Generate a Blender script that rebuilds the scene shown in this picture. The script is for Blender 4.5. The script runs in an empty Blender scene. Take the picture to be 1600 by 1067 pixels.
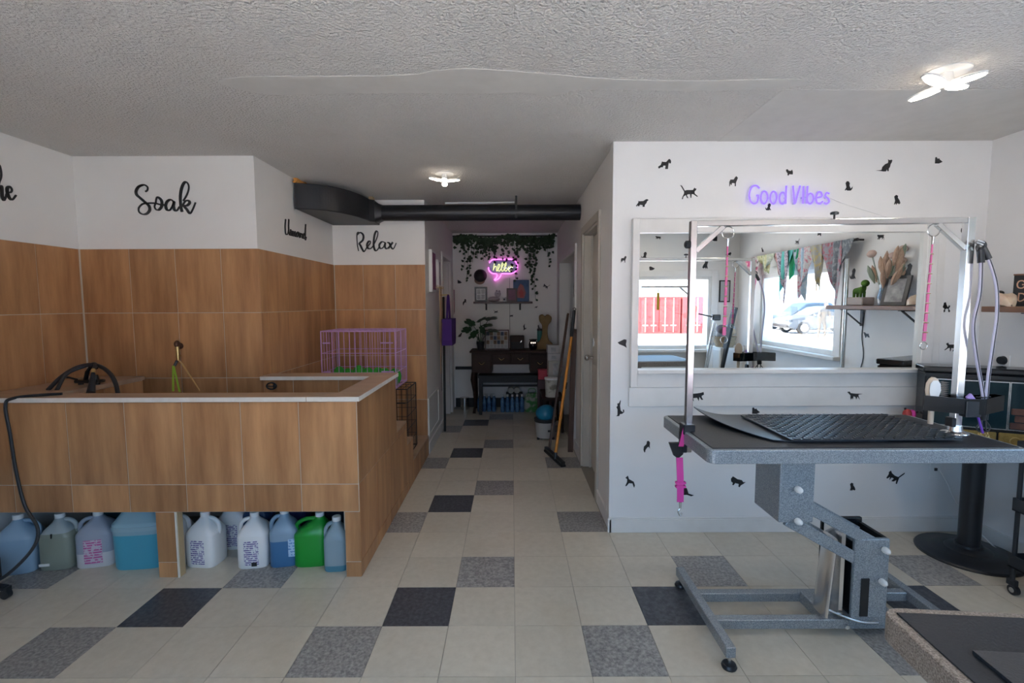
import bpy, bmesh, math, random
from mathutils import Vector, Matrix

# ------------------------------------------------------------------ camera, world, sun, exposure
sc = bpy.context.scene
COL = sc.collection
PI = math.pi

cam_data = bpy.data.cameras.new('camera')
cam_data.sensor_width = 36.0
cam_data.lens = 17.06
cam_data.clip_start = 0.02
cam_data.clip_end = 300
cam = bpy.data.objects.new('camera', cam_data)
COL.objects.link(cam)
_p, _r = 0.07847, -0.0035
_F = Vector((0, math.cos(_p), -math.sin(_p)))
_R = Vector((1, 0, 0))
_U = _R.cross(_F)
_R2 = _R * math.cos(_r) + _U * math.sin(_r)
_U2 = _U * math.cos(_r) - _R * math.sin(_r)
cam.matrix_world = Matrix(((_R2.x, _U2.x, -_F.x, 0), (_R2.y, _U2.y, -_F.y, 0), (_R2.z, _U2.z, -_F.z, 1.474), (0, 0, 0, 1)))
sc.camera = cam

SKY = 5.3
SKY_COL = (0.41, 0.65, 1.0)
world = bpy.data.worlds.new('sky')
sc.world = world
world.use_nodes = True
_bg = world.node_tree.nodes['Background']
_bg.inputs[0].default_value = SKY_COL + (1,)
_bg.inputs[1].default_value = SKY

sun = bpy.data.lights.new('sun', 'SUN')
sun.energy = 33.0
sun.angle = 0.02
sun.color = (1.0, 0.76, 0.55)
sun_o = bpy.data.objects.new('sun', sun)
COL.objects.link(sun_o)
sun_o.rotation_euler = Vector((0.85, -0.16, -0.70)).to_track_quat('-Z', 'Y').to_euler()

LAMP = 60.0          # radiance of the LED petals of the ceiling lights
LAMP_COL = (1.0, 0.88, 0.74)

sc.view_settings.view_transform = 'Standard'
sc.view_settings.look = 'None'
sc.view_settings.exposure = 0.24
sc.view_settings.gamma = 1.0
sc.view_settings.use_curve_mapping = False

# ------------------------------------------------------------------ helpers
RND = random.Random(11)
MATS = {}


def mat(name, col, rough=0.5, metal=0.0, spec=0.5, col2=None, noise=None, stretch=(1, 1, 1), sharp=None, bump=None,
        emit=None, es=0.0, rand=0.0, coat=0.0, trans=0.0, alpha=1.0, mode=None):
    """Procedural principled material. noise = (scale, detail), bump = (scale, strength)."""
    if name in MATS:
        return MATS[name]
    m = bpy.data.materials.new(name)
    m.use_nodes = True
    nt = m.node_tree
    b = nt.nodes['Principled BSDF']
    b.inputs['Base Color'].default_value = tuple(col) + (1,)
    b.inputs['Roughness'].default_value = rough
    b.inputs['Metallic'].default_value = metal
    b.inputs['Specular IOR Level'].default_value = spec
    b.inputs['Coat Weight'].default_value = coat
    b.inputs['Transmission Weight'].default_value = trans
    b.inputs['Alpha'].default_value = alpha
    if emit:
        b.inputs['Emission Color'].default_value = tuple(emit) + (1,)
        b.inputs['Emission Strength'].default_value = es
    tc = nt.nodes.new('ShaderNodeTexCoord')
    oi = nt.nodes.new('ShaderNodeObjectInfo')
    mp = nt.nodes.new('ShaderNodeMapping')
    mp.inputs['Scale'].default_value = stretch
    nt.links.new(tc.outputs['Object'], mp.inputs[0])
    mu = nt.nodes.new('ShaderNodeMath')
    mu.operation = 'MULTIPLY'
    mu.inputs[1].default_value = 57.0
    nt.links.new(oi.outputs['Random'], mu.inputs[0])
    out = None
    if noise:
        n = nt.nodes.new('ShaderNodeTexNoise')
        n.noise_dimensions = '4D'
        n.inputs['Scale'].default_value = noise[0]
        n.inputs['Detail'].default_value = noise[1]
        n.inputs['Roughness'].default_value = 0.6
        nt.links.new(mp.outputs[0], n.inputs['Vector'])
        nt.links.new(mu.outputs[0], n.inputs['W'])
        rp = nt.nodes.new('ShaderNodeValToRGB')
        lo, hi = sharp or (0.3, 0.7)
        rp.color_ramp.elements[0].position = lo
        rp.color_ramp.elements[0].color = tuple(col) + (1,)
        rp.color_ramp.elements[1].position = hi
        rp.color_ramp.elements[1].color = tuple(col2 or col) + (1,)
        nt.links.new(n.outputs['Fac'], rp.inputs[0])
        out = rp.outputs[0]
    if rand:
        hs = nt.nodes.new('ShaderNodeHueSaturation')
        mr = nt.nodes.new('ShaderNodeMapRange')
        mr.inputs['To Min'].default_value = 1 - rand
        mr.inputs['To Max'].default_value = 1 + rand
        nt.links.new(oi.outputs['Random'], mr.inputs['Value'])
        nt.links.new(mr.outputs[0], hs.inputs['Value'])
        hs.inputs['Color'].default_value = tuple(col) + (1,)
        if out:
            nt.links.new(out, hs.inputs['Color'])
        out = hs.outputs[0]
    if mode:
        out = mode(nt, tc, out, b) or out
    if out:
        nt.links.new(out, b.inputs['Base Color'])
    if bump:
        n2 = nt.nodes.new('ShaderNodeTexNoise')
        n2.inputs['Scale'].default_value = bump[0]
        n2.inputs['Detail'].default_value = 3
        nt.links.new(tc.outputs['Object'], n2.inputs['Vector'])
        bp = nt.nodes.new('ShaderNodeBump')
        bp.inputs['Strength'].default_value = bump[1]
        bp.inputs['Distance'].default_value = bump[2] if len(bump) > 2 else 0.004
        nt.links.new(n2.outputs['Fac'], bp.inputs['Height'])
        nt.links.new(bp.outputs[0], b.inputs['Normal'])
    MATS[name] = m
    return m


def glow(name, col, s):
    m = bpy.data.materials.new(name)
    m.use_nodes = True
    nt = m.node_tree
    nt.nodes.remove(nt.nodes['Principled BSDF'])
    e = nt.nodes.new('ShaderNodeEmission')
    e.inputs[0].default_value = tuple(col) + (1,)
    e.inputs[1].default_value = s
    nt.links.new(e.outputs[0], nt.nodes['Material Output'].inputs[0])
    MATS[name] = m
    return m


def pane_mat(name, tint, gloss):
    m = bpy.data.materials.new(name)
    m.use_nodes = True
    nt = m.node_tree
    nt.nodes.remove(nt.nodes['Principled BSDF'])
    t = nt.nodes.new('ShaderNodeBsdfTransparent')
    t.inputs[0].default_value = tuple(tint) + (1,)
    g = nt.nodes.new('ShaderNodeBsdfGlossy')
    g.inputs['Roughness'].default_value = 0.02
    x = nt.nodes.new('ShaderNodeMixShader')
    x.inputs[0].default_value = gloss
    nt.links.new(t.outputs[0], x.inputs[1])
    nt.links.new(g.outputs[0], x.inputs[2])
    nt.links.new(x.outputs[0], nt.nodes['Material Output'].inputs[0])
    MATS[name] = m
    return m


def stripes(axis, freq, duty, ink, nscale=60.0, thr=0.42):
    """lines of small print: ink bands across `axis`, broken up like words"""
    def f(nt, tc, out, b):
        sx = nt.nodes.new('ShaderNodeSeparateXYZ')
        nt.links.new(tc.outputs['Object'], sx.inputs[0])
        m1 = nt.nodes.new('ShaderNodeMath'); m1.operation = 'MULTIPLY'; m1.inputs[1].default_value = freq
        nt.links.new(sx.outputs[axis], m1.inputs[0])
        m2 = nt.nodes.new('ShaderNodeMath'); m2.operation = 'FRACT'
        nt.links.new(m1.outputs[0], m2.inputs[0])
        m3 = nt.nodes.new('ShaderNodeMath'); m3.operation = 'LESS_THAN'; m3.inputs[1].default_value = duty
        nt.links.new(m2.outputs[0], m3.inputs[0])
        n = nt.nodes.new('ShaderNodeTexNoise'); n.inputs['Scale'].default_value = nscale
        nt.links.new(tc.outputs['Object'], n.inputs['Vector'])
        m4 = nt.nodes.new('ShaderNodeMath'); m4.operation = 'GREATER_THAN'; m4.inputs[1].default_value = thr
        nt.links.new(n.outputs['Fac'], m4.inputs[0])
        m5 = nt.nodes.new('ShaderNodeMath'); m5.operation = 'MULTIPLY'
        nt.links.new(m3.outputs[0], m5.inputs[0]); nt.links.new(m4.outputs[0], m5.inputs[1])
        mx = nt.nodes.new('ShaderNodeMix'); mx.data_type = 'RGBA'
        mx.inputs[6].default_value = b.inputs['Base Color'].default_value
        mx.inputs[7].default_value = tuple(ink) + (1,)
        nt.links.new(m5.outputs[0], mx.inputs[0])
        return mx.outputs[2]
    return f


def level(z0, low):
    """two-tone plastic: the liquid inside shows up to height z0"""
    def f(nt, tc, out, b):
        sx = nt.nodes.new('ShaderNodeSeparateXYZ')
        nt.links.new(tc.outputs['Object'], sx.inputs[0])
        m = nt.nodes.new('ShaderNodeMath'); m.operation = 'LESS_THAN'; m.inputs[1].default_value = z0
        nt.links.new(sx.outputs[2], m.inputs[0])
        mx = nt.nodes.new('ShaderNodeMix'); mx.data_type = 'RGBA'
        mx.inputs[6].default_value = b.inputs['Base Color'].default_value
        mx.inputs[7].default_value = tuple(low) + (1,)
        nt.links.new(m.outputs[0], mx.inputs[0])
        return mx.outputs[2]
    return f


def spline(pts, k=6, closed=False):
    """Catmull-Rom samples through points of any dimension"""
    P = [tuple(p) for p in pts]
    n = len(P)
    if n < 3:
        return P
    out = []
    for i in range(n if closed else n - 1):
        g = (lambda j: P[j % n]) if closed else (lambda j: P[min(max(j, 0), n - 1)])
        a, b, c, d = g(i - 1), g(i), g(i + 1), g(i + 2)
        for s in range(k):
            t = s / k
            out.append(tuple(0.5 * (2 * b[q] + (c[q] - a[q]) * t + (2 * a[q] - 5 * b[q] + 4 * c[q] - d[q]) * t * t
                                    + (3 * b[q] - a[q] - 3 * c[q] + d[q]) * t ** 3) for q in range(len(b))))
    if not closed:
        out.append(P[-1])
    return out


class MB:
    def __init__(self):
        self.v, self.f = [], []

    def add(self, vs, fs):
        o = len(self.v)
        self.v += [tuple(v) for v in vs]
        self.f += [tuple(i + o for i in f) for f in fs]
        return self

    def box(self, x0, x1, y0, y1, z0, z1, M=None):
        vs = [Vector((x, y, z)) for z in (z0, z1) for y in (y0, y1) for x in (x0, x1)]
        if M is not None:
            vs = [M @ v for v in vs]
        return self.add(vs, [(0, 2, 3, 1), (4, 5, 7, 6), (0, 1, 5, 4), (1, 3, 7, 5), (3, 2, 6, 7), (2, 0, 4, 6)])

    def bar(self, p0, p1, w, h, up=(0, 0, 1)):
        p0, p1 = Vector(p0), Vector(p1)
        d = (p1 - p0)
        L = d.length
        d.normalize()
        up = Vector(up)
        if abs(d.dot(up)) > 0.99:
            up = Vector((0, 1, 0))
        s = d.cross(up).normalized()
        u = s.cross(d)
        vs = []
        for t in (0, L):
            for a, b in ((-1, -1), (1, -1), (1, 1), (-1, 1)):
                vs.append(p0 + d * t + s * (a * w / 2) + u * (b * h / 2))
        return self.add(vs, [(0, 1, 2, 3), (7, 6, 5, 4), (0, 4, 5, 1), (1, 5, 6, 2), (2, 6, 7, 3), (3, 7, 4, 0)])

    def prism(self, poly, o, u, v, depth):
        """2-D polygon laid in the plane o + x*u + y*v, thickened along u x v"""
        o, u, v = Vector(o), Vector(u), Vector(v)
        n = u.cross(v).normalized() * depth
        k = len(poly)
        a = [o + u * p[0] + v * p[1] for p in poly]
        area = sum(poly[i][0] * poly[(i + 1) % k][1] - poly[(i + 1) % k][0] * poly[i][1] for i in range(k))
        if area < 0:
            a.reverse()
        vs = a + [p + n for p in a]
        fs = [tuple(range(k - 1, -1, -1)), tuple(range(k, 2 * k))]
        fs += [(i, (i + 1) % k, k + (i + 1) % k, k + i) for i in range(k)]
        return self.add(vs, fs)

    def cyl(self, p0, p1, r0, r1=None, n=12):
        return self.tube([p0, p1], [r0, r0 if r1 is None else r1], n)

    def tube(self, pts, r, n=8, closed=False):
        P = [Vector(p) for p in pts]
        m = len(P)
        rr = r if isinstance(r, (list, tuple)) else [r] * m
        T = []
        for i in range(m):
            a = P[(i - 1) % m] if (closed or i > 0) else P[i]
            b = P[(i + 1) % m] if (closed or i < m - 1) else P[i]
            d = (b - a)
            T.append(d.normalized() if d.length > 1e-9 else Vector((0, 0, 1)))
        up = Vector((0, 0, 1)) if abs(T[0].z) < 0.9 else Vector((1, 0, 0))
        s = T[0].cross(up).normalized()
        vs = []
        for i in range(m):
            s = (s - T[i] * s.dot(T[i]))
            s = s.normalized() if s.length > 1e-6 else T[i].orthogonal().normalized()
            w = T[i].cross(s)
            for k in range(n):
                a = 2 * PI * k / n
                vs.append(P[i] + (s * math.cos(a) + w * math.sin(a)) * rr[i])
        fs = []
        for i in range(m if closed else m - 1):
            j = (i + 1) % m
            for k in range(n):
                q = (k + 1) % n
                fs.append((i * n + k, i * n + q, j * n + q, j * n + k))
        if not closed:
            fs += [tuple(range(n - 1, -1, -1)), tuple((m - 1) * n + k for k in range(n))]
        return self.add(vs, fs)

    def lathe(self, prof, n=20, c=(0, 0, 0), sx=1.0, sy=1.0):
        vs, fs = [], []
        for r, z in prof:
            for k in range(n):
                a = 2 * PI * k / n
                vs.append((c[0] + r * sx * math.cos(a), c[1] + r * sy * math.sin(a), c[2] + z))
        for i in range(len(prof) - 1):
            for k in range(n):
                q = (k + 1) % n
                fs.append((i * n + k, i * n + q, (i + 1) * n + q, (i + 1) * n + k))
        fs += [tuple(range(n - 1, -1, -1)), tuple((len(prof) - 1) * n + k for k in range(n))]
        return self.add(vs, fs)

    def loft(self, secs):
        n = len(secs[0])
        vs = [p for s in secs for p in s]
        fs = []
        for i in range(len(secs) - 1):
            for k in range(n):
                q = (k + 1) % n
                fs.append((i * n + k, i * n + q, (i + 1) * n + q, (i + 1) * n + k))
        fs += [tuple(range(n - 1, -1, -1)), tuple((len(secs) - 1) * n + k for k in range(n))]
        return self.add(vs, fs)

    def ball(self, c, rx, ry=None, rz=None, nu=12, nv=8):
        ry = rx if ry is None else ry
        rz = rx if rz is None else rz
        prof = [(max(1e-4, math.sin(PI * i / nv)), -math.cos(PI * i / nv)) for i in range(nv + 1)]
        vs = []
        for r, z in prof:
            for k in range(nu):
                a = 2 * PI * k / nu
                vs.append((c[0] + rx * r * math.cos(a), c[1] + ry * r * math.sin(a), c[2] + rz * z))
        fs = []
        for i in range(nv):
            for k in range(nu):
                q = (k + 1) % nu
                fs.append((i * nu + k, i * nu + q, (i + 1) * nu + q, (i + 1) * nu + k))
        return self.add(vs, fs)

    def grid(self, nx, ny, fn, thick=0.0):
        """surface patch fn(s,t)->point; thick adds a back side along the mean normal"""
        vs = [Vector(fn(i / nx, j / ny)) for j in range(ny + 1) for i in range(nx + 1)]
        w = nx + 1
        fs = [(j * w + i, j * w + i + 1, (j + 1) * w + i + 1, (j + 1) * w + i) for j in range(ny) for i in range(nx)]
        if thick:
            n = (vs[nx] - vs[0]).cross(vs[ny * w] - vs[0]).normalized() * thick
            k = len(vs)
            back = [tuple(k + q for q in reversed(f)) for f in fs]
            rim = [j for j in range(nx)] + [nx + j * w for j in range(ny)] + [ny * w + nx - j for j in range(nx)] + [(ny - j) * w for j in range(ny)]
            side = [(rim[(a + 1) % len(rim)], rim[a], rim[a] + k, rim[(a + 1) % len(rim)] + k) for a in range(len(rim))]
            vs = vs + [v - n for v in vs]
            fs = fs + back + side
        return self.add(vs, fs)

    def ribbon(self, pts, o, u, v, depth):
        """brush stroke: pts (x, y, width) in the plane of u, v; raised by depth"""
        o, u, v = Vector(o), Vector(u), Vector(v)
        n = u.cross(v).normalized() * depth
        L = []
        m = len(pts)
        for i, p in enumerate(pts):
            a, b = pts[max(i - 1, 0)], pts[min(i + 1, m - 1)]
            dx, dy = b[0] - a[0], b[1] - a[1]
            l = math.hypot(dx, dy) or 1
            nx, ny = -dy / l * p[2] / 2, dx / l * p[2] / 2
            for q in ((p[0] - nx, p[1] - ny), (p[0] + nx, p[1] + ny)):
                b0 = o + u * q[0] + v * q[1]
                L += [b0, b0 + n]
        fs = []
        for i in range(m - 1):
            a, b = i * 4, i * 4 + 4
            fs += [(a + 1, b + 1, b + 3, a + 3), (a, a + 2, b + 2, b), (a, b, b + 1, a + 1), (a + 2, a + 3, b + 3, b + 2)]
        fs += [(0, 1, 3, 2), (m * 4 - 4, m * 4 - 2, m * 4 - 1, m * 4 - 3)]
        return self.add(L, fs)

    def mesh(self, name, smooth=False, bevel=0.0, seg=1):
        me = bpy.data.meshes.new(name)
        me.from_pydata(self.v, [], self.f)
        bm = bmesh.new()
        bm.from_mesh(me)
        if bevel:
            bmesh.ops.bevel(bm, geom=[e for e in bm.edges if len(e.link_faces) == 2 and e.calc_face_angle(0) > 0.6],
                            offset=bevel, segments=seg, affect='EDGES', profile=0.5)
        bmesh.ops.recalc_face_normals(bm, faces=bm.faces)
        bm.to_mesh(me)
        bm.free()
        if smooth:
            me.shade_smooth()
            me.set_sharp_from_angle(angle=math.radians(40))
        return me

    def build(self, name, m, parent=None, loc=(0, 0, 0), rot=(0, 0, 0), smooth=False, bevel=0.0, seg=1, label=None, kind=None):
        o = bpy.data.objects.new(name, self.mesh(name, smooth, bevel, seg))
        o.data.materials.append(m if not isinstance(m, str) else MATS[m])
        COL.objects.link(o)
        o.location = loc
        o.rotation_euler = rot
        if parent:
            o.parent = parent
        if label:
            o['label'] = label
        if kind:
            o['kind'] = kind
        return o


def tag(o, label, cat, group=None):
    o['label'] = label
    o['category'] = cat
    if group:
        o['group'] = group
    return o


def thing(name, label, cat, loc=(0, 0, 0), rz=0.0, group=None, parent=None):
    o = bpy.data.objects.new(name, None)
    COL.objects.link(o)
    o.empty_display_size = 0.1
    o.location = loc
    o.rotation_euler = (0, 0, rz)
    return tag(o, label, cat, group)


def struct(name, mb, m, **k):
    return mb.build(name, m, kind='structure', **k)


def piece(name, me, m, parent, loc, rot=(0, 0, 0)):
    o = bpy.data.objects.new(name, me)
    if not me.materials:
        me.materials.append(MATS[m])
    COL.objects.link(o)
    o.location = loc
    o.rotation_euler = rot
    o.parent = parent
    return o


# ------------------------------------------------------------------ materials
mat('wall_paint', (0.80, 0.775, 0.745), 0.55, col2=(0.76, 0.735, 0.705), noise=(2.0, 3), bump=(90, 0.05))
mat('partition_paint', (0.82, 0.81, 0.80), 0.5, col2=(0.78, 0.77, 0.76), noise=(2.5, 3), bump=(90, 0.05))
mat('trim_paint', (0.80, 0.79, 0.77), 0.35, col2=(0.72, 0.70, 0.67), noise=(5, 4), bump=(40, 0.06))
mat('door_paint', (0.54, 0.495, 0.43), 0.45, col2=(0.48, 0.44, 0.38), noise=(6, 4))
mat('stucco', (0.74, 0.71, 0.675), 0.85, col2=(0.68, 0.65, 0.615), noise=(1.6, 4), bump=(85, 1.0, .018))
mat('smooth_plaster', (0.67, 0.645, 0.61), 0.7, col2=(0.61, 0.585, 0.55), noise=(9, 5), bump=(30, 0.15))
mat('grout', (0.60, 0.53, 0.43), 0.8)
WOOD1, WOOD2 = (0.25, 0.105, 0.042), (0.57, 0.305, 0.140)
mat('wood_tile', WOOD1, 0.38, col2=WOOD2, noise=(1.0, 9), stretch=(10, 10, 1.2), sharp=(0.25, 0.66), rand=0.13, spec=0.4)
mat('wood_slab', (0.40, 0.255, 0.165), 0.35, col2=(0.52, 0.36, 0.25), noise=(1.0, 6), stretch=(2, 14, 2), sharp=(0.3, 0.7), rand=0.05)
mat('slab_edge', (0.80, 0.76, 0.70), 0.6, col2=(0.70, 0.65, 0.58), noise=(20, 3))
mat('plywood', (0.50, 0.36, 0.20), 0.7)


def stain(nt, tc, out, b):
    n = nt.nodes.new('ShaderNodeTexNoise')
    n.inputs['Scale'].default_value = 1.3
    n.inputs['Detail'].default_value = 4
    gm = nt.nodes.new('ShaderNodeNewGeometry')
    nt.links.new(gm.outputs['Position'], n.inputs['Vector'])
    mr = nt.nodes.new('ShaderNodeMapRange')
    mr.inputs['From Min'].default_value = .54
    mr.inputs['From Max'].default_value = .78
    mr.inputs['To Max'].default_value = .55
    nt.links.new(n.outputs['Fac'], mr.inputs['Value'])
    mx = nt.nodes.new('ShaderNodeMix'); mx.data_type = 'RGBA'
    nt.links.new(mr.outputs[0], mx.inputs[0])
    nt.links.new(out, mx.inputs[6])
    mx.inputs[7].default_value = (.46, .36, .23, 1)
    return mx.outputs[2]


mat('vct_cream', (0.62, 0.565, 0.465), 0.33, col2=(0.54, 0.485, 0.39), noise=(28, 7), sharp=(0.35, 0.75), rand=0.05, mode=stain)
mat('vct_grey', (0.17, 0.165, 0.16), 0.35, col2=(0.44, 0.42, 0.39), noise=(70, 8), sharp=(0.36, 0.66), rand=0.05)
mat('vct_dark', (0.040, 0.044, 0.054), 0.35, col2=(0.125, 0.13, 0.145), noise=(50, 8), sharp=(0.4, 0.75), rand=0.05)
mat('vct_base', (0.30, 0.27, 0.22), 0.6)
mat('black_matte', (0.012, 0.012, 0.013), 0.55)
mat('black_gloss', (0.010, 0.011, 0.013), 0.18)
mat('black_plastic', (0.018, 0.020, 0.024), 0.35)
mat('duct_black', (0.012, 0.013, 0.017), 0.42, bump=(60, 0.1))
mat('decal_black', (0.014, 0.013, 0.014), 0.5)
mat('hammered_grey', (0.16, 0.19, 0.215), 0.32, metal=0.35, col2=(0.42, 0.46, 0.49), noise=(320, 3), sharp=(0.38, 0.64), bump=(200, 0.25))
mat('hammered_brown', (0.13, 0.105, 0.085), 0.4, metal=0.25, col2=(0.36, 0.31, 0.27), noise=(320, 3), sharp=(0.38, 0.64), bump=(200, 0.25))
mat('chrome', (0.78, 0.78, 0.78), 0.24, metal=1.0)
mat('steel', (0.62, 0.62, 0.61), 0.26, metal=1.0, col2=(0.5, 0.5, 0.49), noise=(30, 3))
mat('mirror_glass', (0.93, 0.96, 0.95), 0.0, metal=1.0)
mat('rubber', (0.020, 0.023, 0.028), 0.5, spec=.3, bump=(160, 0.25))
mat('rubber_mat', (0.026, 0.030, 0.036), 0.30, bump=(220, 0.2))
mat('cap_white', (0.78, 0.78, 0.76), 0.4)
mat('white_plastic', (0.80, 0.80, 0.79), 0.35)
mat('gold', (0.55, 0.40, 0.14), 0.35, metal=0.9, col2=(0.35, 0.24, 0.08), noise=(40, 4))
mat('brass', (0.60, 0.45, 0.20), 0.3, metal=1.0)
mat('walnut', (0.13, 0.055, 0.028), 0.45, col2=(0.22, 0.10, 0.05), noise=(1, 6), stretch=(20, 2, 20))
mat('dark_wood', (0.022, 0.010, 0.007), 0.5, spec=.2, col2=(0.045, 0.020, 0.013), noise=(1, 6), stretch=(3, 20, 20))
mat('brown_wood', (0.050, 0.022, 0.014), 0.5, col2=(0.09, 0.04, 0.022), noise=(1, 6), stretch=(30, 30, 2))
mat('orange_paint', (0.72, 0.27, 0.03), 0.4)
mat('purple_wire', (0.58, 0.34, 0.64), 0.4)
mat('purple_cloth', (0.085, 0.03, 0.24), 0.8, bump=(300, 0.2))
mat('pink_strap', (0.62, 0.05, 0.30), 0.6)
mat('light_pink_strap', (0.62, 0.13, 0.30), 0.6)
mat('green_felt', (0.05, 0.42, 0.04), 0.9, col2=(0.03, 0.28, 0.03), noise=(30, 3), bump=(60, 0.5))
mat('green_plastic', (0.012, 0.30, 0.035), 0.28)
mat('red_paint', (0.42, 0.045, 0.04), 0.5)
mat('container_red', (0.46, 0.06, 0.055), 0.55, col2=(0.38, 0.045, 0.04), noise=(3, 4))
mat('snow', (0.84, 0.84, 0.85), 0.9, col2=(0.70, 0.70, 0.70), noise=(0.4, 5), sharp=(0.4, 0.7))
mat('leaf_dark', (0.018, 0.045, 0.018), 0.6, col2=(0.03, 0.075, 0.028), noise=(20, 2))
mat('leaf_green', (0.030, 0.085, 0.035), 0.5, col2=(0.02, 0.055, 0.025), noise=(15, 2))
mat('concrete', (0.55, 0.53, 0.50), 0.9, col2=(0.48, 0.46, 0.43), noise=(1.5, 5))
pane_mat('window_glass', (0.95, 0.97, 0.97), 0.05)
pane_mat('smoky_acrylic', (0.10, 0.11, 0.13), 0.12)
pane_mat('clear_plastic', (0.75, 0.82, 0.90), 0.12)
glow('led', LAMP_COL, LAMP)
glow('led_back', LAMP_COL, LAMP * .03)
glow('neon_violet', (0.30, 0.19, 1.0), 1.25)
glow('neon_pink', (1.0, 0.13, 0.85), 4.0)
glow('neon_yellow', (0.95, 1.0, 0.42), 1.1)

# ------------------------------------------------------------------ the setting
CEIL = 2.45
YP = 3.03          # face of the partition with the mirror
XL, XR = -2.895, 2.92
YB = 3.285         # wall behind the tub
XU, YRX = -1.70, 4.67   # recess: side wall and back wall
XCL, XCR = -0.825, 0.635  # corridor
YE = 6.85
YF = -0.25         # shop front behind the camera


def wall(axis, u0, u1, t0, t1, ops=(), z0=0.0, z1=CEIL):
    """wall slab along x or y with rectangular openings (u0,u1,z0,z1)"""
    mb = MB()
    us = sorted({u0, u1} | {o[0] for o in ops} | {o[1] for o in ops})
    for a, b in zip(us, us[1:]):
        cuts = sorted((o[2], o[3]) for o in ops if o[0] <= a + 1e-6 and o[1] >= b - 1e-6)
        z = z0
        for c0, c1 in cuts + [(z1, z1)]:
            if c0 > z + 1e-6:
                if axis == 'x':
                    mb.box(a, b, t0, t1, z, c0)
                else:
                    mb.box(t0, t1, a, b, z, c0)
            z = max(z, c1)
    return mb


T = 0.3048
TX0, TY0 = 0.0087, 1.812
floor = struct('floor', MB().box(XL - .1, XR + .1, YF - .1, YE + .1, -0.12, -0.004), 'vct_base')
_tm = {}
for key, m in (('c', 'vct_cream'), ('g', 'vct_grey'), ('d', 'vct_dark')):
    me = MB().box(-T / 2 + .0011, T / 2 - .0011, -T / 2 + .0011, T / 2 - .0011, -0.004, 0.0).mesh('floor_tile')
    me.materials.append(MATS[m])
    _tm[key] = me
for j in range(-7, 17):
    for i in range(-10, 10):
        x, y = TX0 + (i + .5) * T, TY0 + (j + .5) * T
        if y > YE or x < XL - .1 or x > XR + .1:
            continue
        if j >= 4 and not (-3.2 <= i <= 1.9):
            continue
        if j < -1 and abs(i) > 8:
            continue
        if y > YB + .1 and i < -3:
            continue
        if i < -3 and j == 3 or (i < -3 and j > 3):
            if j > 3:
                continue
        k = 'd' if (i % 4 == 2 and j % 4 == 1) else 'g' if ((i % 4 == 3 and j % 4 == 2) or (i % 4 == 1 and j % 4 == 0)) else 'c'
        piece('floor_tile', _tm[k], None, floor, (x, y, 0))

ceiling = struct('ceiling', MB().box(XL - .1, XR + .1, YF - .15, YE + .1, CEIL, CEIL + .12), 'stucco')
patch = [(-1.29, 2.22), (-1.2, 2.18), (-1.04, 2.165), (-.75, 2.168), (-.43, 2.155), (-.32, 2.12), (-.15, 2.105), (.17, 2.155), (.35, 2.19), (.566, 2.212), (.85, 2.222),
         (1.25, 2.21), (1.30, 2.28), (.89, 2.325), (.55, 2.305), (.30, 2.31), (.25, 2.35), (.155, 2.375), (.05, 2.335), (-.2, 2.345), (-.47, 2.335), (-.8, 2.34), (-1.07, 2.352), (-1.2, 2.315)]
MB().prism([(x, -y) for x, y in spline(patch, 4, True)], (0, 0, CEIL + .001), (1, 0, 0), (0, -1, 0), 0.003).build('plaster_patch', 'smooth_plaster', ceiling, label='smooth bare strip in the stippled ceiling')
MB().box(1.25, XR, 2.32, YP, CEIL - .0012, CEIL + .002).build('plaster_patch', 'smooth_plaster', ceiling)

W1 = (0.30, 2.58, 0.87, 1.82)      # front window, seen in the mirror
W2 = (0.33, 1.68, 0.985, 1.80)     # side window, seen in the mirror
W3 = (-1.80, -0.95, 0.87, 1.82)    # added unseen window left of the entrance, sized for light on the tub
DF = (-0.78, 0.14, 0.0, 2.08)      # entrance
wall_left = struct('wall_left', wall('y', YF, YB, XL - .12, XL), 'wall_paint')
wall_back = struct('wall_back', wall('x', XL - .12, XU, YB, YB + .12), 'wall_paint')
wall_rl = struct('wall_recess_left', wall('y', YB + .12, YRX, XU - .12, XU), 'wall_paint')
wall_rb = struct('wall_recess_back', wall('x', XU - .12, XCL, YRX, YRX + .12), 'wall_paint')
wall_cl = struct('wall_corridor_left', wall('y', YRX + .12, YE, XCL - .12, XCL, [(5.75, 6.5, 0, 2.03)]), 'wall_paint')
wall_end = struct('wall_corridor_end', wall('x', XCL - .8, XCR + .8, YE, YE + .1), 'wall_paint')
wall_cr = struct('wall_corridor_right', wall('y', YP + .11, YE, XCR, XCR + .12, [(3.56, 4.30, 0, 2.07), (4.84, 6.35, 0, 1.99)]), 'wall_paint')
wall_pt = struct('wall_partition', wall('x', XCR - .01, XR, YP, YP + .11), 'partition_paint')
wall_r = struct('wall_right', wall('y', YF, YP + .11, XR, XR + .12, [W2]), 'partition_paint')
wall_f = struct('wall_front', wall('x', XL - .12, XR + .12, YF - .15, YF, [W1, W3, DF]), 'wall_paint')
# rooms behind the corridor doorways
struct('wall_closet', MB().box(XCR + .8, XCR + .88, 3.2, YE, 0, CEIL).box(XCR + .12, XCR + .8, 4.52, 4.60, 0, CEIL)
       .box(XCR + .12, XCR + .8, 6.45, 6.52, 0, CEIL), 'wall_paint')
struct('wall_side_room', MB().box(XCL - .8, XCL - .72, 5.4, YE, 0, CEIL).box(XCL - .72, XCL - .12, 5.4, 5.46, 0, CEIL), 'wall_paint')

# wall tiles ---------------------------------------------------------
TW, TH, TG = 0.306, 0.428, 0.0042
_wm = {}


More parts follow.
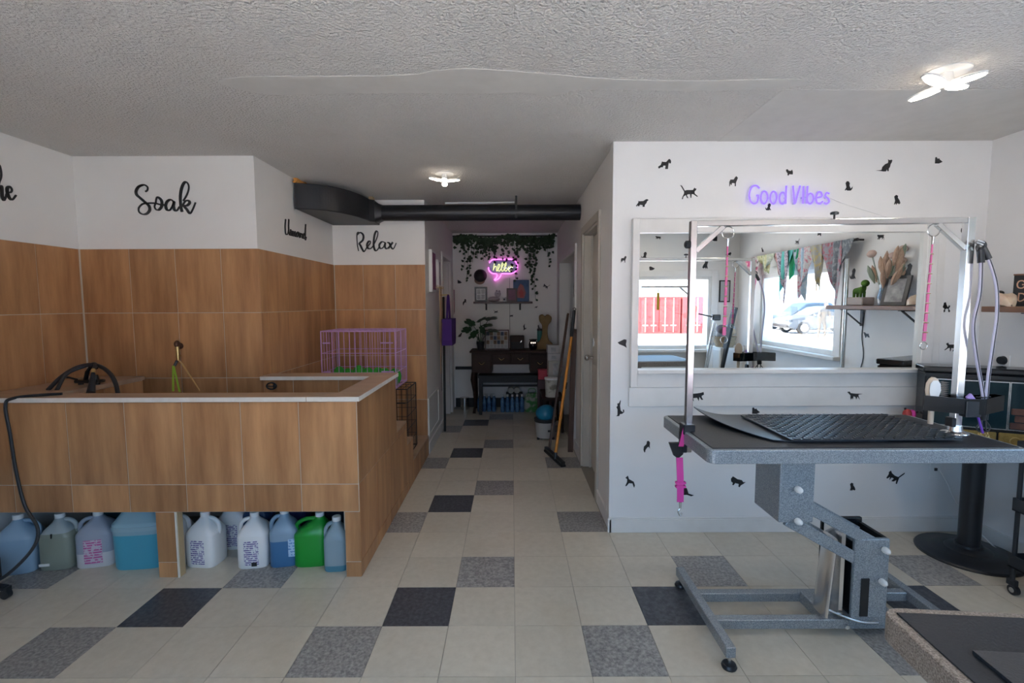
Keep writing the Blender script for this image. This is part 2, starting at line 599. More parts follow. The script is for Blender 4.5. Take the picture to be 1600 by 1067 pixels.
def wtile(w, h, d=0.0035):
    k = (round(w, 3), round(h, 3), d)
    if k not in _wm:
        _wm[k] = MB().box(-w / 2 + TG / 2, w / 2 - TG / 2, -d / 2, d / 2, -h / 2 + TG / 2, h / 2 - TG / 2).mesh('tile', bevel=0.0008)
    return _wm[k]


def tile_face(parent, o, ang, spans, rows, d=0.0035):
    """tiles on a vertical face: o = start point on the face, ang = direction along the face, normal is 90deg clockwise of it"""
    ux, uy = math.cos(ang), math.sin(ang)
    nx, ny = uy, -ux
    for (a, b) in spans:
        for (z0, z1) in rows:
            c = (a + b) / 2
            piece('tile', wtile(b - a, z1 - z0, d), 'wood_tile', parent,
                  (o[0] + ux * c + nx * d / 2, o[1] + uy * c + ny * d / 2, (z0 + z1) / 2), (0, 0, ang))


def spans(a, b, first=TW):
    out = []
    x = a
    nxt = a + first
    while x < b - 0.02:
        out.append((x, min(nxt, b)))
        x, nxt = min(nxt, b), min(nxt, b) + TW
    return out


ROWS = [(0.545, 0.975), (0.975, 1.418), (1.418, 1.845)]
tile_face(wall_left, (XL + .004, 1.9), PI / 2, spans(0, YB - 1.9 - .012, .16), ROWS[0:3])
tile_face(wall_back, (XL + .012, YB - .004), 0, spans(0, XU - XL - .0, .055 + .27), ROWS)
tile_face(wall_rl, (XU + .004, YB), PI / 2, spans(0, YRX - YB - .012, .10), ROWS)
tile_face(wall_rb, (XU + .012, YRX - .004), 0, spans(0, XCL - XU - .012, .27), [(0.0, 0.117), (0.117, 0.545)] + ROWS)
for w, mb in ((wall_left, MB().box(XL, XL + .004, 1.9, YB, .4, 1.845)), (wall_back, MB().box(XL, XU, YB - .004, YB, .4, 1.845)),
              (wall_rl, MB().box(XU, XU + .004, YB, YRX, .1, 1.845)), (wall_rb, MB().box(XU, XCL, YRX - .004, YRX, 0, 1.845))):
    mb.build('grout_bed', 'grout', w)

# skirtings, trims, doors -------------------------------------------
struct('baseboard_partition', MB().box(XCR - .024, XR - .02, YP - .014, YP, 0, .088).box(XCR - .02, XR - .02, YP - .010, YP, .088, .098), 'trim_paint', bevel=.002)
struct('baseboard_right', MB().box(XR - .014, XR, YF, YP - .02, 0, .098), 'trim_paint', bevel=.002)
struct('baseboard_corridor_right', MB().box(XCR - .014, XCR, YP - .014, 3.50, 0, .10).box(XCR - .014, XCR, 4.37, 4.77, 0, .12), 'trim_paint', bevel=.002)
struct('baseboard_corridor_left', MB().box(XCL, XCL + .014, YRX + .0, 5.68, 0, .11), 'trim_paint', bevel=.002)
struct('baseboard_corridor_end', MB().box(XCL + .02, XCR - .02, YE - .012, YE, 0, .13), 'black_matte')
struct('trim_corner', MB().box(XCR - .016, XCR - .0101, YP - .004, YP + .06, .10, CEIL), 'trim_paint')


def door_trim(name, x, s, y0, y1, zt, m, w=.065):
    t = MB()
    a, b = sorted((x, x + s * .018))
    t.box(a, b, y0 - w, y0, 0, zt + w).box(a, b, y1, y1 + w, 0, zt + w).box(a, b, y0, y1, zt, zt + w)
    return struct(name, t, m, bevel=.003)


door_trim('trim_1', XCR, -1, 3.56, 4.30, 2.07, 'door_paint')
door_trim('trim_2', XCR, -1, 4.84, 6.35, 1.99, 'trim_paint')
door_trim('trim_3', XCL, 1, 5.75, 6.5, 2.03, 'trim_paint', .05)
d1 = struct('door_1', MB().box(XCR + .075, XCR + .115, 3.58, 4.28, .012, 2.05), 'door_paint', bevel=.003)
MB().box(XCR, XCR + .12, 4.288, 4.30, 0, 2.07).box(XCR, XCR + .12, 3.56, 3.572, 0, 2.07).box(XCR, XCR + .12, 3.572, 4.288, 2.058, 2.07).box(XCR + .055, XCR + .073, 4.262, 4.288, 0, 2.058).box(XCR + .055, XCR + .073, 3.572, 3.6, 0, 2.058).build('door_jamb', 'door_paint', d1)
for yy, zz, ww in ((3.65, .15, .56), (3.65, 1.1, .56)):
    MB().box(XCR + .069, XCR + .075, yy, yy + ww, zz, zz + .8).build('panel', 'door_paint', d1, bevel=.002)
MB().cyl((XCR + .075, 4.20, 1.0), (XCR + .03, 4.20, 1.0), .012).ball((XCR + .02, 4.20, 1.0), .026).build('door_knob', 'steel', d1, smooth=True)
MB().box(XCR + .062, XCR + .076, 4.16, 4.215, 1.10, 1.17).build('lock_plate', 'steel', d1)
d2 = struct('door_2', MB().box(XCL - .66, XCL - .0, 6.36, 6.40, .01, 2.0), 'trim_paint', bevel=.003)
MB().box(XCL - .6, XCL - .06, 6.352, 6.36, .2, .95).build('panel', 'trim_paint', d2, bevel=.002)
MB().box(XCL - .6, XCL - .06, 6.352, 6.36, 1.1, 1.85).build('panel', 'trim_paint', d2, bevel=.002)


def window(name, axis, u0, u1, z0, z1, t0, t1, sill, mull=(), inward=1, m='trim_paint'):
    """frame with pane(s); t0..t1 is the wall thickness, inward +1/-1 points into the room"""
    f = MB()

    def bx(mb, a, b, c, d, e, g):
        return mb.box(a, b, c, d, e, g) if axis == 'x' else mb.box(c, d, a, b, e, g)
    w = .05
    bx(f, u0, u0 + w, t0, t1, z0, z1); bx(f, u1 - w, u1, t0, t1, z0, z1)
    bx(f, u0 + w, u1 - w, t0, t1, z0, z0 + w); bx(f, u0 + w, u1 - w, t0, t1, z1 - w, z1)
    o = struct(name, f, m, bevel=.003)
    ti = t1 if inward > 0 else t0
    a, b = sorted((ti, ti + inward * .016))
    c = MB()
    bx(c, u0 - .07, u0 + .012, a, b, z0 - .02, z1 + .07); bx(c, u1 - .012, u1 + .07, a, b, z0 - .02, z1 + .07); bx(c, u0 + .012, u1 - .012, a, b, z1 - .012, z1 + .07)
    c.build('window_casing', m, o, bevel=.003)
    if sill:
        a, b = sorted((ti, ti + inward * sill))
        s = MB()
        bx(s, u0 - .09, u1 + .09, a, b, z0 - .03, z0 + .004)
        s.build('window_sill', m, o, bevel=.004)
    tm = (t0 + t1) / 2
    es = [u0 + w] + list(mull) + [u1 - w]
    for q in mull:
        g = MB(); bx(g, q - .025, q + .025, tm - .02, tm + .02, z0 + w, z1 - w); g.build('mullion', m, o)
    for a, b in zip(es, es[1:]):
        g = MB(); bx(g, a, b, tm - .003, tm + .003, z0 + w, z1 - w); g.build('pane', 'window_glass', o)
    return o


window('window_1', 'x', *W1, YF - .15, YF, .10, (1.30,), 1)
window('window_2', 'y', *W2, XR, XR + .12, .08, (), -1)
window('window_added', 'x', *W3, YF - .15, YF, .10, (), 1)
d3 = struct('door_3', MB().box(DF[0], DF[0] + .1, YF - .1, YF - .05, 0.0, 2.08).box(DF[1] - .1, DF[1], YF - .1, YF - .05, 0, 2.08)
            .box(DF[0] + .1, DF[1] - .1, YF - .1, YF - .05, 0, .25).box(DF[0] + .1, DF[1] - .1, YF - .1, YF - .05, 1.96, 2.08), 'steel', bevel=.003)
MB().box(DF[0] + .1, DF[1] - .1, YF - .078, YF - .072, .25, 1.96).build('pane', 'window_glass', d3)
MB().tube(spline([(DF[0] + .05, YF - .05, .95), (DF[0] + .05, YF + .0, .98), (DF[0] + .05, YF + .0, 1.22), (DF[0] + .05, YF - .05, 1.25)], 4), .01).build('door_handle', 'steel', d3, smooth=True)

# lights at the window openings only guide the sampling of the sky (portals)
for nm, loc, rot, sx, sy in (('front', ((W1[0] + W1[1]) / 2, YF - .2, (W1[2] + W1[3]) / 2), (PI / 2, 0, 0), W1[1] - W1[0], W1[3] - W1[2]),
                             ('front_left', ((W3[0] + W3[1]) / 2, YF - .2, (W3[2] + W3[3]) / 2), (PI / 2, 0, 0), W3[1] - W3[0], W3[3] - W3[2]),
                             ('entrance', ((DF[0] + DF[1]) / 2, YF - .2, 1.1), (PI / 2, 0, 0), DF[1] - DF[0], 1.75),
                             ('side', (XR + .16, (W2[0] + W2[1]) / 2, (W2[2] + W2[3]) / 2), (PI / 2, 0, PI / 2), W2[1] - W2[0], W2[3] - W2[2])):
    L = bpy.data.lights.new('portal_' + nm, 'AREA')
    L.shape = 'RECTANGLE'
    L.size, L.size_y = sx, sy
    L.cycles.is_portal = True
    lo = bpy.data.objects.new('portal_' + nm, L)
    COL.objects.link(lo)
    lo.location = loc
    lo.rotation_euler = rot

# outdoors ------------------------------------------------------------
struct('ground', MB().box(-60, 80, -80, 20, -.35, -.15), 'snow')

# ------------------------------------------------------------------ tiled dog bath
XS, Y0, ZR = -0.82, 2.520, 0.965    # outer side face, front face, underside of the rim
AR = 0.366                            # underside of the apron
tub = thing('bathing_tub', 'large raised dog bath clad in brown wood-look tiles with steps at its back', 'tub', (0, 0, 0))
core = MB()
core.box(XL, XS, Y0, Y0 + .10, AR, ZR)
core.box(XS - .12, XS, Y0 + .10, 3.37, 0, ZR)
core.box(XU + .02, XS - .12, 3.25, 3.37, 0, ZR)
core.box(XL + .02, XS - .12, Y0 + .10, YB - .02, AR, AR + .06)
core.box(XL + .02, -2.51, Y0 + .10, YB - .02, AR + .06, ZR)
for a, b in ((-.90, XS), (-1.913, -1.81), (-2.89, -2.868)):
    core.box(a, b, Y0, Y0 + .045, 0, AR)
core.box(XU + .02, XS, 3.37, 3.69, 0, .563).box(XU + .02, XS, 3.69, 3.92, 0, .372).box(XU + .02, XS, 3.92, YRX - .01, 0, .178)
core.build('core', 'grout', tub)
xs = [XS - TW * k for k in range(0, 8)]
fs = [(b, a) for a, b in zip(xs, xs[1:])]
fs = [(max(a, XL), b) for a, b in fs if b > XL]
tile_face(tub, (0, Y0), 0, fs, [(0.517, ZR - .002), (AR, 0.517)])
for a, b in ((-.90, XS + .0035), (-1.913, -1.81), (-2.89, -2.868)):
    tile_face(tub, (0, Y0), 0, [(a, b)], [(0.087, AR), (0.001, 0.087)])
MB().box(-1.81, -1.803, Y0 - .0035, Y0 + .045, .001, AR).build('tile_edge', 'slab_edge', tub)
MB().box(-1.803, -1.80, Y0 + .005, Y0 + .045, .001, AR).build('support', 'plywood', tub)
ss = [(0, .335), (.335, .335 + TW), (.335 + TW, 3.37 - Y0)]
tile_face(tub, (XS, Y0 - .0), PI / 2, ss, [(0.517, ZR - .002)])
ss2 = spans(.0, 3.69 - Y0, .335)
tile_face(tub, (XS, Y0), PI / 2, ss2, [(0.087, 0.517), (0.001, 0.087)])
tile_face(tub, (XS, Y0), PI / 2, [(3.37 - Y0, 3.69 - Y0)], [(.517, .563)])
tile_face(tub, (XS, Y0), PI / 2, [(3.69 - Y0, 3.92 - Y0)], [(.001, .372)])
tile_face(tub, (XS, Y0), PI / 2, [(3.92 - Y0, 4.22 - Y0), (4.22 - Y0, YRX - .02 - Y0)], [(.001, .178)])
# inside of the basin
tile_face(tub, (XU + .02, 3.25), 0, spans(0, XS - .12 - XU - .02, .2), [(.43, ZR - .002)])
tile_face(tub, (-2.51, Y0 + .12), PI / 2, [(0, .31), (.31, YB - Y0 - .14)], [(.43, ZR - .002)])
tile_face(tub, (XS - .12, 3.25), -PI / 2, [(0, .31), (.31, .62)], [(.43, ZR - .002)])
# treads and rim
for x0, x1, y0, y1, z in ((XU + .02, XS + .0035, 3.37, 3.69, .563), (XU + .02, XS + .0035, 3.69, 3.92, .372), (XU + .02, XS + .0035, 3.92, YRX - .012, .178)):
    n = 3
    for k in range(n):
        a, b = x0 + (x1 - x0) * k / n, x0 + (x1 - x0) * (k + 1) / n
        MB().box(a + .0015, b - .0015, y0, y1, z, z + .012).build('tread', 'wood_slab', tub, bevel=.001)


def rim(poly, lab=None):
    s = MB().prism(poly, (0, 0, ZR), (1, 0, 0), (0, 1, 0), .026).build('rim_slab', 'wood_slab', tub, bevel=.0015)
    return s


rim([(XL, 2.503), (-1.078, 2.503), (-.955, 2.632), (XL, 2.632)])
rim([(-1.075, 2.503), (XS + .018, 2.503), (XS + .018, 3.385), (-.952, 3.225), (-.952, 2.632)])
rim([(XU + .008, 3.225), (-.955, 3.225), (XS + .016, 3.388), (XU + .008, 3.388)])
rim([(XL + .016, 2.634), (-2.495, 2.634), (-2.495, YB - .016), (XL + .016, YB - .016)])
e = MB()
e.box(XL, -1.078, 2.501, 2.504, ZR + .001, ZR + .0245).box(-1.074, XS + .020, 2.501, 2.504, ZR + .001, ZR + .0245).box(XS + .017, XS + .020, 2.504, 3.385, ZR + .001, ZR + .0245)
e.box(XU + .01, -.955, 3.222, 3.2255, ZR + .001, ZR + .0245)
e.build('rim_edge', 'slab_edge', tub, label='pale cut edge of the rim slabs')
MB().box(XL + .2, -.95, 2.64, 3.24, AR + .06, AR + .07).build('basin_floor', 'steel', tub)
drain = MB().tube(spline([(-1.62 + .032 * math.cos(a), 3.232, .925 + .022 * math.sin(a)) for a in [k * PI / 6 for k in range(12)]], 2, True), .005, 6, True)
drain.bar((-1.655, 3.23, .925), (-1.585, 3.23, .925), .008, .006).bar((-1.60, 3.23, .94), (-1.60, 3.225, .908), .008, .006)
drain.build('tie_ring', 'black_plastic', tub, smooth=True)

# ------------------------------------------------------------------ ceiling lights
def ceiling_light(loc, rz, lab, size=1.0):
    t = thing('ceiling_light', lab, 'light', loc, rz, 'folding ceiling lights')
    MB().lathe([(.001, 0), (.085, 0), (.085, -.004), (.08, -.006), (.001, -.006)], 32).build('mounting_plate', 'white_plastic', t, smooth=True)
    MB().cyl((0, 0, -.006), (0, 0, -.055), .022, .03, 16).build('hub', 'white_plastic', t, smooth=True)
    for k in range(4):
        a = k * PI / 2
        pts = [(.03 + .115 * s, .027 * math.sin(PI * min(1, .16 + s * .84)) ** .45 * (1 if s < .999 else .4)) for s in (0, .1, .3, .5, .7, .85, .95, 1.0)]
        poly = pts + [(x, -y) for x, y in reversed(pts)]
        tilt = (0.10, -.06, .16, -.03)[k]
        M = Matrix.Rotation(a, 4, 'Z') @ Matrix.Rotation(-tilt, 4, 'Y')
        for nm, m, k_, z_, d_ in (('panel_housing', 'white_plastic', 1.0, .003, .009), ('led_panel', 'led', .93, 0, .003), ('panel_back', 'led_back', .9, .012, .002)):
            p = MB().prism([(.03 + (x - .03) * (k_ if x > .031 else 1), y * k_) for x, y in poly], (0, 0, z_), (1, 0, 0), (0, 1, 0), d_)
            p.v = [tuple(M @ Vector(v) + Vector((0, 0, -.062))) for v in p.v]
            p.build(nm, m, t)
    t.scale = (size, size, 1)
    return t


ceiling_light((1.855, 2.15, CEIL), .35, 'bright four-petal LED ceiling light above the grooming table')
ceiling_light((-.505, 3.74, CEIL), .12, 'small bright four-petal LED ceiling light near the black duct', .82)

ceiling_light((-.10, .80, CEIL), .2, 'added unseen four-petal LED ceiling light over the shop entrance, brightening the room')  # lamp added out of view to warm and brighten the walls
ceiling_light((1.75, .55, CEIL), .5, 'added unseen four-petal LED ceiling light over the second table, brightening the room')  # another lamp added outside the frame for extra room light

# ------------------------------------------------------------------ black duct
du = thing('air_duct', 'matte black round ventilation duct with a curved boot crossing the corridor ceiling', 'duct', (0, 0, 0))
curve = [(XU + .014, 3.85), (-1.60, 3.874), (-1.50, 3.92), (-1.42, 3.995), (-1.352, 4.11), (-1.305, 4.256), (-1.280, 4.44)]
plan = [(XU + .014, 4.655)] + spline(curve, 5) + [(-1.245, 4.475), (-1.245, 4.655)]
MB().prism([(x, y) for x, y in plan], (0, 0, 2.215), (1, 0, 0), (0, 1, 0), .195).build('boot', 'duct_black', du)
seam = [(x, y - .002) for x, y in spline(curve, 5)]
MB().tube([(x, y, 2.217) for x, y in seam], .005, 6).tube([(x, y, 2.408) for x, y in seam], .004, 6).build('boot_seam', 'duct_black', du)
MB().loft([[(-1.25, 4.565 + .085 * c, 2.31 + .092 * s) for c, s in [(math.copysign(min(1, abs(1.35 * math.cos(a))), math.cos(a)), math.copysign(min(1, abs(1.35 * math.sin(a))), math.sin(a))) for a in [2 * PI * k / 24 for k in range(24)]]],
           [(-1.19, 4.568 + .074 * math.cos(2 * PI * k / 24), 2.31 + .074 * math.sin(2 * PI * k / 24)) for k in range(24)]]).build('collar', 'duct_black', du, smooth=True)
MB().cyl((-1.19, 4.568, 2.31), (XCR - .002, 4.568, 2.31), .0715, n=28).build('pipe', 'duct_black', du, smooth=True)
MB().bar((.042, 4.50, 2.25), (.042, 4.50, CEIL), .020, .003, (0, 1, 0)).build('strap', 'black_matte', du)
MB().bar((.042, 4.636, 2.25), (.042, 4.636, CEIL), .020, .003, (0, 1, 0)).build('strap', 'black_matte', du)
tag(MB().tube([(-.63, 4.70, 2.425), (-.2, 4.70, 2.427), (.03, 4.70, 2.430)], .010, 8).build('conduit', 'white_plastic', smooth=True), 'thin white conduit under the ceiling above the black duct', 'pipe')
mat('foam_orange', (0.62, 0.22, 0.03), 0.9, col2=(0.75, 0.38, 0.10), noise=(40, 4), bump=(50, 1.0))
fo = MB()
fo.loft([[(XU + .012 + .012 * math.cos(a) + (.005 if s else 0), 3.84 + .30 * s, 2.43 + .019 * math.sin(a)) for a in [2 * PI * k / 8 for k in range(8)]] for s in (0, .2, .45, .7, 1)])
fo.v = [(x + RND.uniform(0, .03), y + RND.uniform(-.01, .01), z) for x, y, z in fo.v]
tag(fo.build('spray_foam', 'foam_orange', smooth=True), 'orange spray foam filling the gap above the duct boot', 'foam')
tag(MB().box(-1.30, -1.262, 4.50, 4.56, 2.412, 2.446).box(-1.30, -1.25, 4.49, 4.53, 2.4115, 2.418).build('duct_tape', 'plywood'), 'small tan scrap wedged between the duct boot and ceiling', 'scrap')

# ------------------------------------------------------------------ script lettering on the walls
def lettering(name, label, strokes, o, u, v, sx, ox, oy, w, depth=.008, sy=None):
    mb = MB()
    sy = sy or sx
    for st in strokes:
        pts = []
        sm = spline([((x - ox) * sx, (oy - y) * sy) for x, y in st], 6)
        for i, p in enumerate(sm):
            q0, q1 = sm[max(i - 1, 0)], sm[min(i + 1, len(sm) - 1)]
            dx, dy = q1[0] - q0[0], q1[1] - q0[1]
            l = math.hypot(dx, dy) or 1
            pts.append((p[0], p[1], w * (.45 + .55 * max(0, -(dy) / l) + .15 * abs(dx) / l)))
        mb.ribbon(pts, o, u, v, depth)
    t = mb.build(name, 'decal_black')
    return tag(t, label, 'wall lettering', 'black script words on the walls')


SOAK = [[(430, 345), (465, 320), (472, 270), (430, 235), (380, 235), (310, 270), (268, 340), (278, 400), (330, 450), (420, 530), (478, 590), (485, 660), (430, 720), (360, 730), (300, 690), (300, 620), (360, 560), (430, 545), (520, 540), (595, 545), (650, 560), (705, 572), (770, 570)],
        [(596, 560), (605, 490), (622, 447), (650, 445), (692, 485), (705, 545), (688, 612), (640, 655), (595, 648), (572, 600), (596, 540)],
        [(905, 515), (860, 482), (800, 512), (768, 580), (782, 650), (830, 662), (880, 600), (915, 512), (905, 600), (922, 665), (962, 662), (1005, 600)],
        [(1075, 505), (1140, 410), (1180, 310), (1180, 230), (1140, 183), (1092, 220), (1050, 320), (1028, 450), (1030, 600), (1045, 690)],
        [(1050, 600), (1110, 512), (1168, 502), (1185, 540), (1140, 582), (1088, 592), (1130, 650), (1180, 718), (1232, 650), (1288, 530)]]
SC = .3895 / (1018)     # metres per crop pixel
lettering('wall_word', 'black script word Soak on the white wall above the tub', SOAK, (-2.492, YB - .0005, 2.076), (1, 0, 0), (0, 0, 1), SC, 250, 720, .0155)
RELAX = [[(985, 470), (972, 390), (972, 270), (995, 252)],
         [(970, 285), (1010, 255), (1045, 285), (1040, 340), (998, 382), (1010, 405), (1032, 455), (1052, 476), (1085, 425), (1122, 385), (1128, 358), (1105, 360), (1085, 400), (1098, 440), (1135, 438), (1170, 390), (1208, 310), (1218, 255), (1200, 240), (1177, 290), (1165, 400), (1180, 462), (1205, 460), (1235, 415)],
         [(1298, 372), (1262, 364), (1232, 400), (1242, 440), (1278, 428), (1302, 372), (1298, 420), (1315, 445), (1345, 425)],
         [(1325, 372), (1350, 380), (1372, 430), (1398, 444), (1432, 378)], [(1392, 368), (1365, 405), (1335, 442)]]
S2 = .3795 / 472
lettering('wall_word', 'black script word Relax on the recess wall under the duct', RELAX, (-1.475, YRX - .0005, 1.97), (1, 0, 0), (0, 0, 1), S2, 960, 476, .017)
UNWIND = [[(4, 209), (-10, 154), (-5, 102), (22, 100), (43, 137), (56, 218)], [(56, 218), (47, 151), (60, 100), (82, 131)], [(81, 146), (78, 97)], [(79, 114), (97, 136), (108, 131), (105, 101), (121, 110)], [(126, 140), (126, 105), (141, 106), (156, 141), (157, 106), (171, 106), (187, 139)], [(207, 145), (185, 131), (188, 104), (211, 116), (210, 143), (231, 138)], [(236, 143), (234, 105), (251, 115)], [(256, 144), (256, 106)], [(258, 126), (278, 142), (290, 134), (289, 106), (306, 116)], [(353, 150), (327, 151), (308, 123), (321, 106), (344, 128), (361, 229)], [(361, 229), (344, 162), (345, 99), (364, 127)]]
lettering('wall_word', 'black script word Unwind on the side wall of the recess', [[(x, -y) for x, y in st] for st in UNWIND], (XU + .0005, 3.70, 1.90), (0, 1, 0), (0, 0, 1), .001, 0, 0, .0095)
HE = [[(-60, 690), (-20, 560), (30, 480), (42, 400), (20, 330), (-20, 345), (-50, 450), (-60, 600), (-62, 770)], [(-60, 690), (-25, 610), (25, 600), (22, 720), (50, 772), (90, 730), (130, 665), (200, 648), (232, 610), (195, 575), (140, 600), (135, 665), (170, 730), (225, 740), (310, 670)]]
lettering('wall_word', 'black script letters on the left wall cut off by the picture edge', HE, (XL + .0005, 2.805, 2.083), (0, 1, 0), (0, 0, 1), .000275, 0, 740, .014, sy=.00043)

# ------------------------------------------------------------------ neon signs
def neon(name, label, tubes, o, sx, ox, oy, r, back=None):
    t = thing(name, label, 'neon sign', o)
    for nm, m, strokes, closed in tubes:
        for st in strokes:
            p = [((x - ox) * sx, 0, (oy - y) * sx) for x, y in st]
            MB().tube(spline(p, 5, closed), r, 8, closed).build(nm, m, t, smooth=True)
    return t


def ell(cx, cy, rx, ry, n=12):
    return [(cx + rx * math.cos(2 * PI * k / n), cy + ry * math.sin(2 * PI * k / n)) for k in range(n)]


S4 = .67 / 1600
gv = neon('neon_sign', 'violet neon lettering Good Vibes above the mirror', [
    ('letter_tube', 'neon_violet', [[(355, 215), (315, 178), (255, 188), (222, 250), (215, 330), (238, 400), (285, 430), (332, 408), (345, 320), (318, 318)],
                                    [(745, 180), (745, 250), (745, 340), (745, 435)],
                                    [(842, 180), (858, 300), (880, 432), (915, 300), (945, 180)], [(995, 185), (995, 300), (995, 432)], [(1052, 185), (1052, 300), (1052, 432)],
                                    [(1192, 350), (1262, 335), (1252, 278), (1212, 275), (1186, 340), (1200, 418), (1250, 432), (1282, 402)],
                                    [(1372, 295), (1335, 282), (1318, 325), (1362, 368), (1374, 412), (1335, 438), (1305, 420)]], False),
    ('letter_tube', 'neon_violet', [ell(430, 345, 48, 88), ell(565, 347, 46, 86), ell(698, 355, 46, 80), ell(1100, 362, 46, 72)], True)],
    (1.355, YP - .022, 2.254), S4, 0, 0, .0055)
mat('acrylic_violet', (0.55, 0.50, 0.85), 0.3)
for x in (230, 385, 523, 745, 880, 995, 1052, 1200, 1340):
    zz = -(430 if x == 880 else 345) * S4
    MB().cyl((x * S4, .020, zz), (x * S4, .0, zz), .004, n=6).build('standoff', 'acrylic_violet', gv)
tag(MB().tube(spline([(1.945, YP - .004, 2.11), (2.05, YP - .004, 2.07), (2.2, YP - .004, 2.025), (2.33, YP - .004, 1.985)], 4), .0025, 6).build('sign_cord', 'white_plastic', smooth=True), 'thin grey cord running from the violet sign to the mirror frame', 'cord')

S5 = .00901 / 11.23
hl = neon('neon_sign', 'pink speech bubble neon sign reading hello on the corridor end wall', [
    ('bubble_tube', 'neon_pink', [[(410, 300), (440, 258), (500, 240), (650, 239), (800, 240), (868, 280), (895, 355), (880, 430), (800, 480), (700, 484), (620, 487), (598, 535), (550, 580), (495, 592), (535, 545), (538, 495), (515, 485), (450, 474), (405, 430), (395, 375)]], False),
    ('letter_tube', 'neon_yellow', [[(475, 432), (486, 360), (498, 290)], [(482, 410), (505, 362), (528, 366), (535, 440), (560, 410), (590, 355), (578, 320), (560, 350), (558, 415), (582, 442), (615, 395), (648, 325), (640, 296), (624, 320), (620, 420), (642, 442), (670, 395), (702, 325), (695, 296), (680, 320), (677, 420), (698, 442), (728, 400), (755, 362), (738, 405), (755, 442), (785, 440), (800, 390), (780, 352), (800, 368), (828, 350)]], False)],
    ((730 - 801) * .00901, YE - .03, 1.474 + (474 - 385) * .00901), S5, 0, 0, .0052)
MB().prism([(480, -250), (820, -250), (885, -340), (880, -430), (800, -475), (450, -470), (402, -400), (415, -310)], (0, .012, 0), (S5, 0, 0), (0, 0, S5), -.003).build('backing', 'clear_plastic', hl)

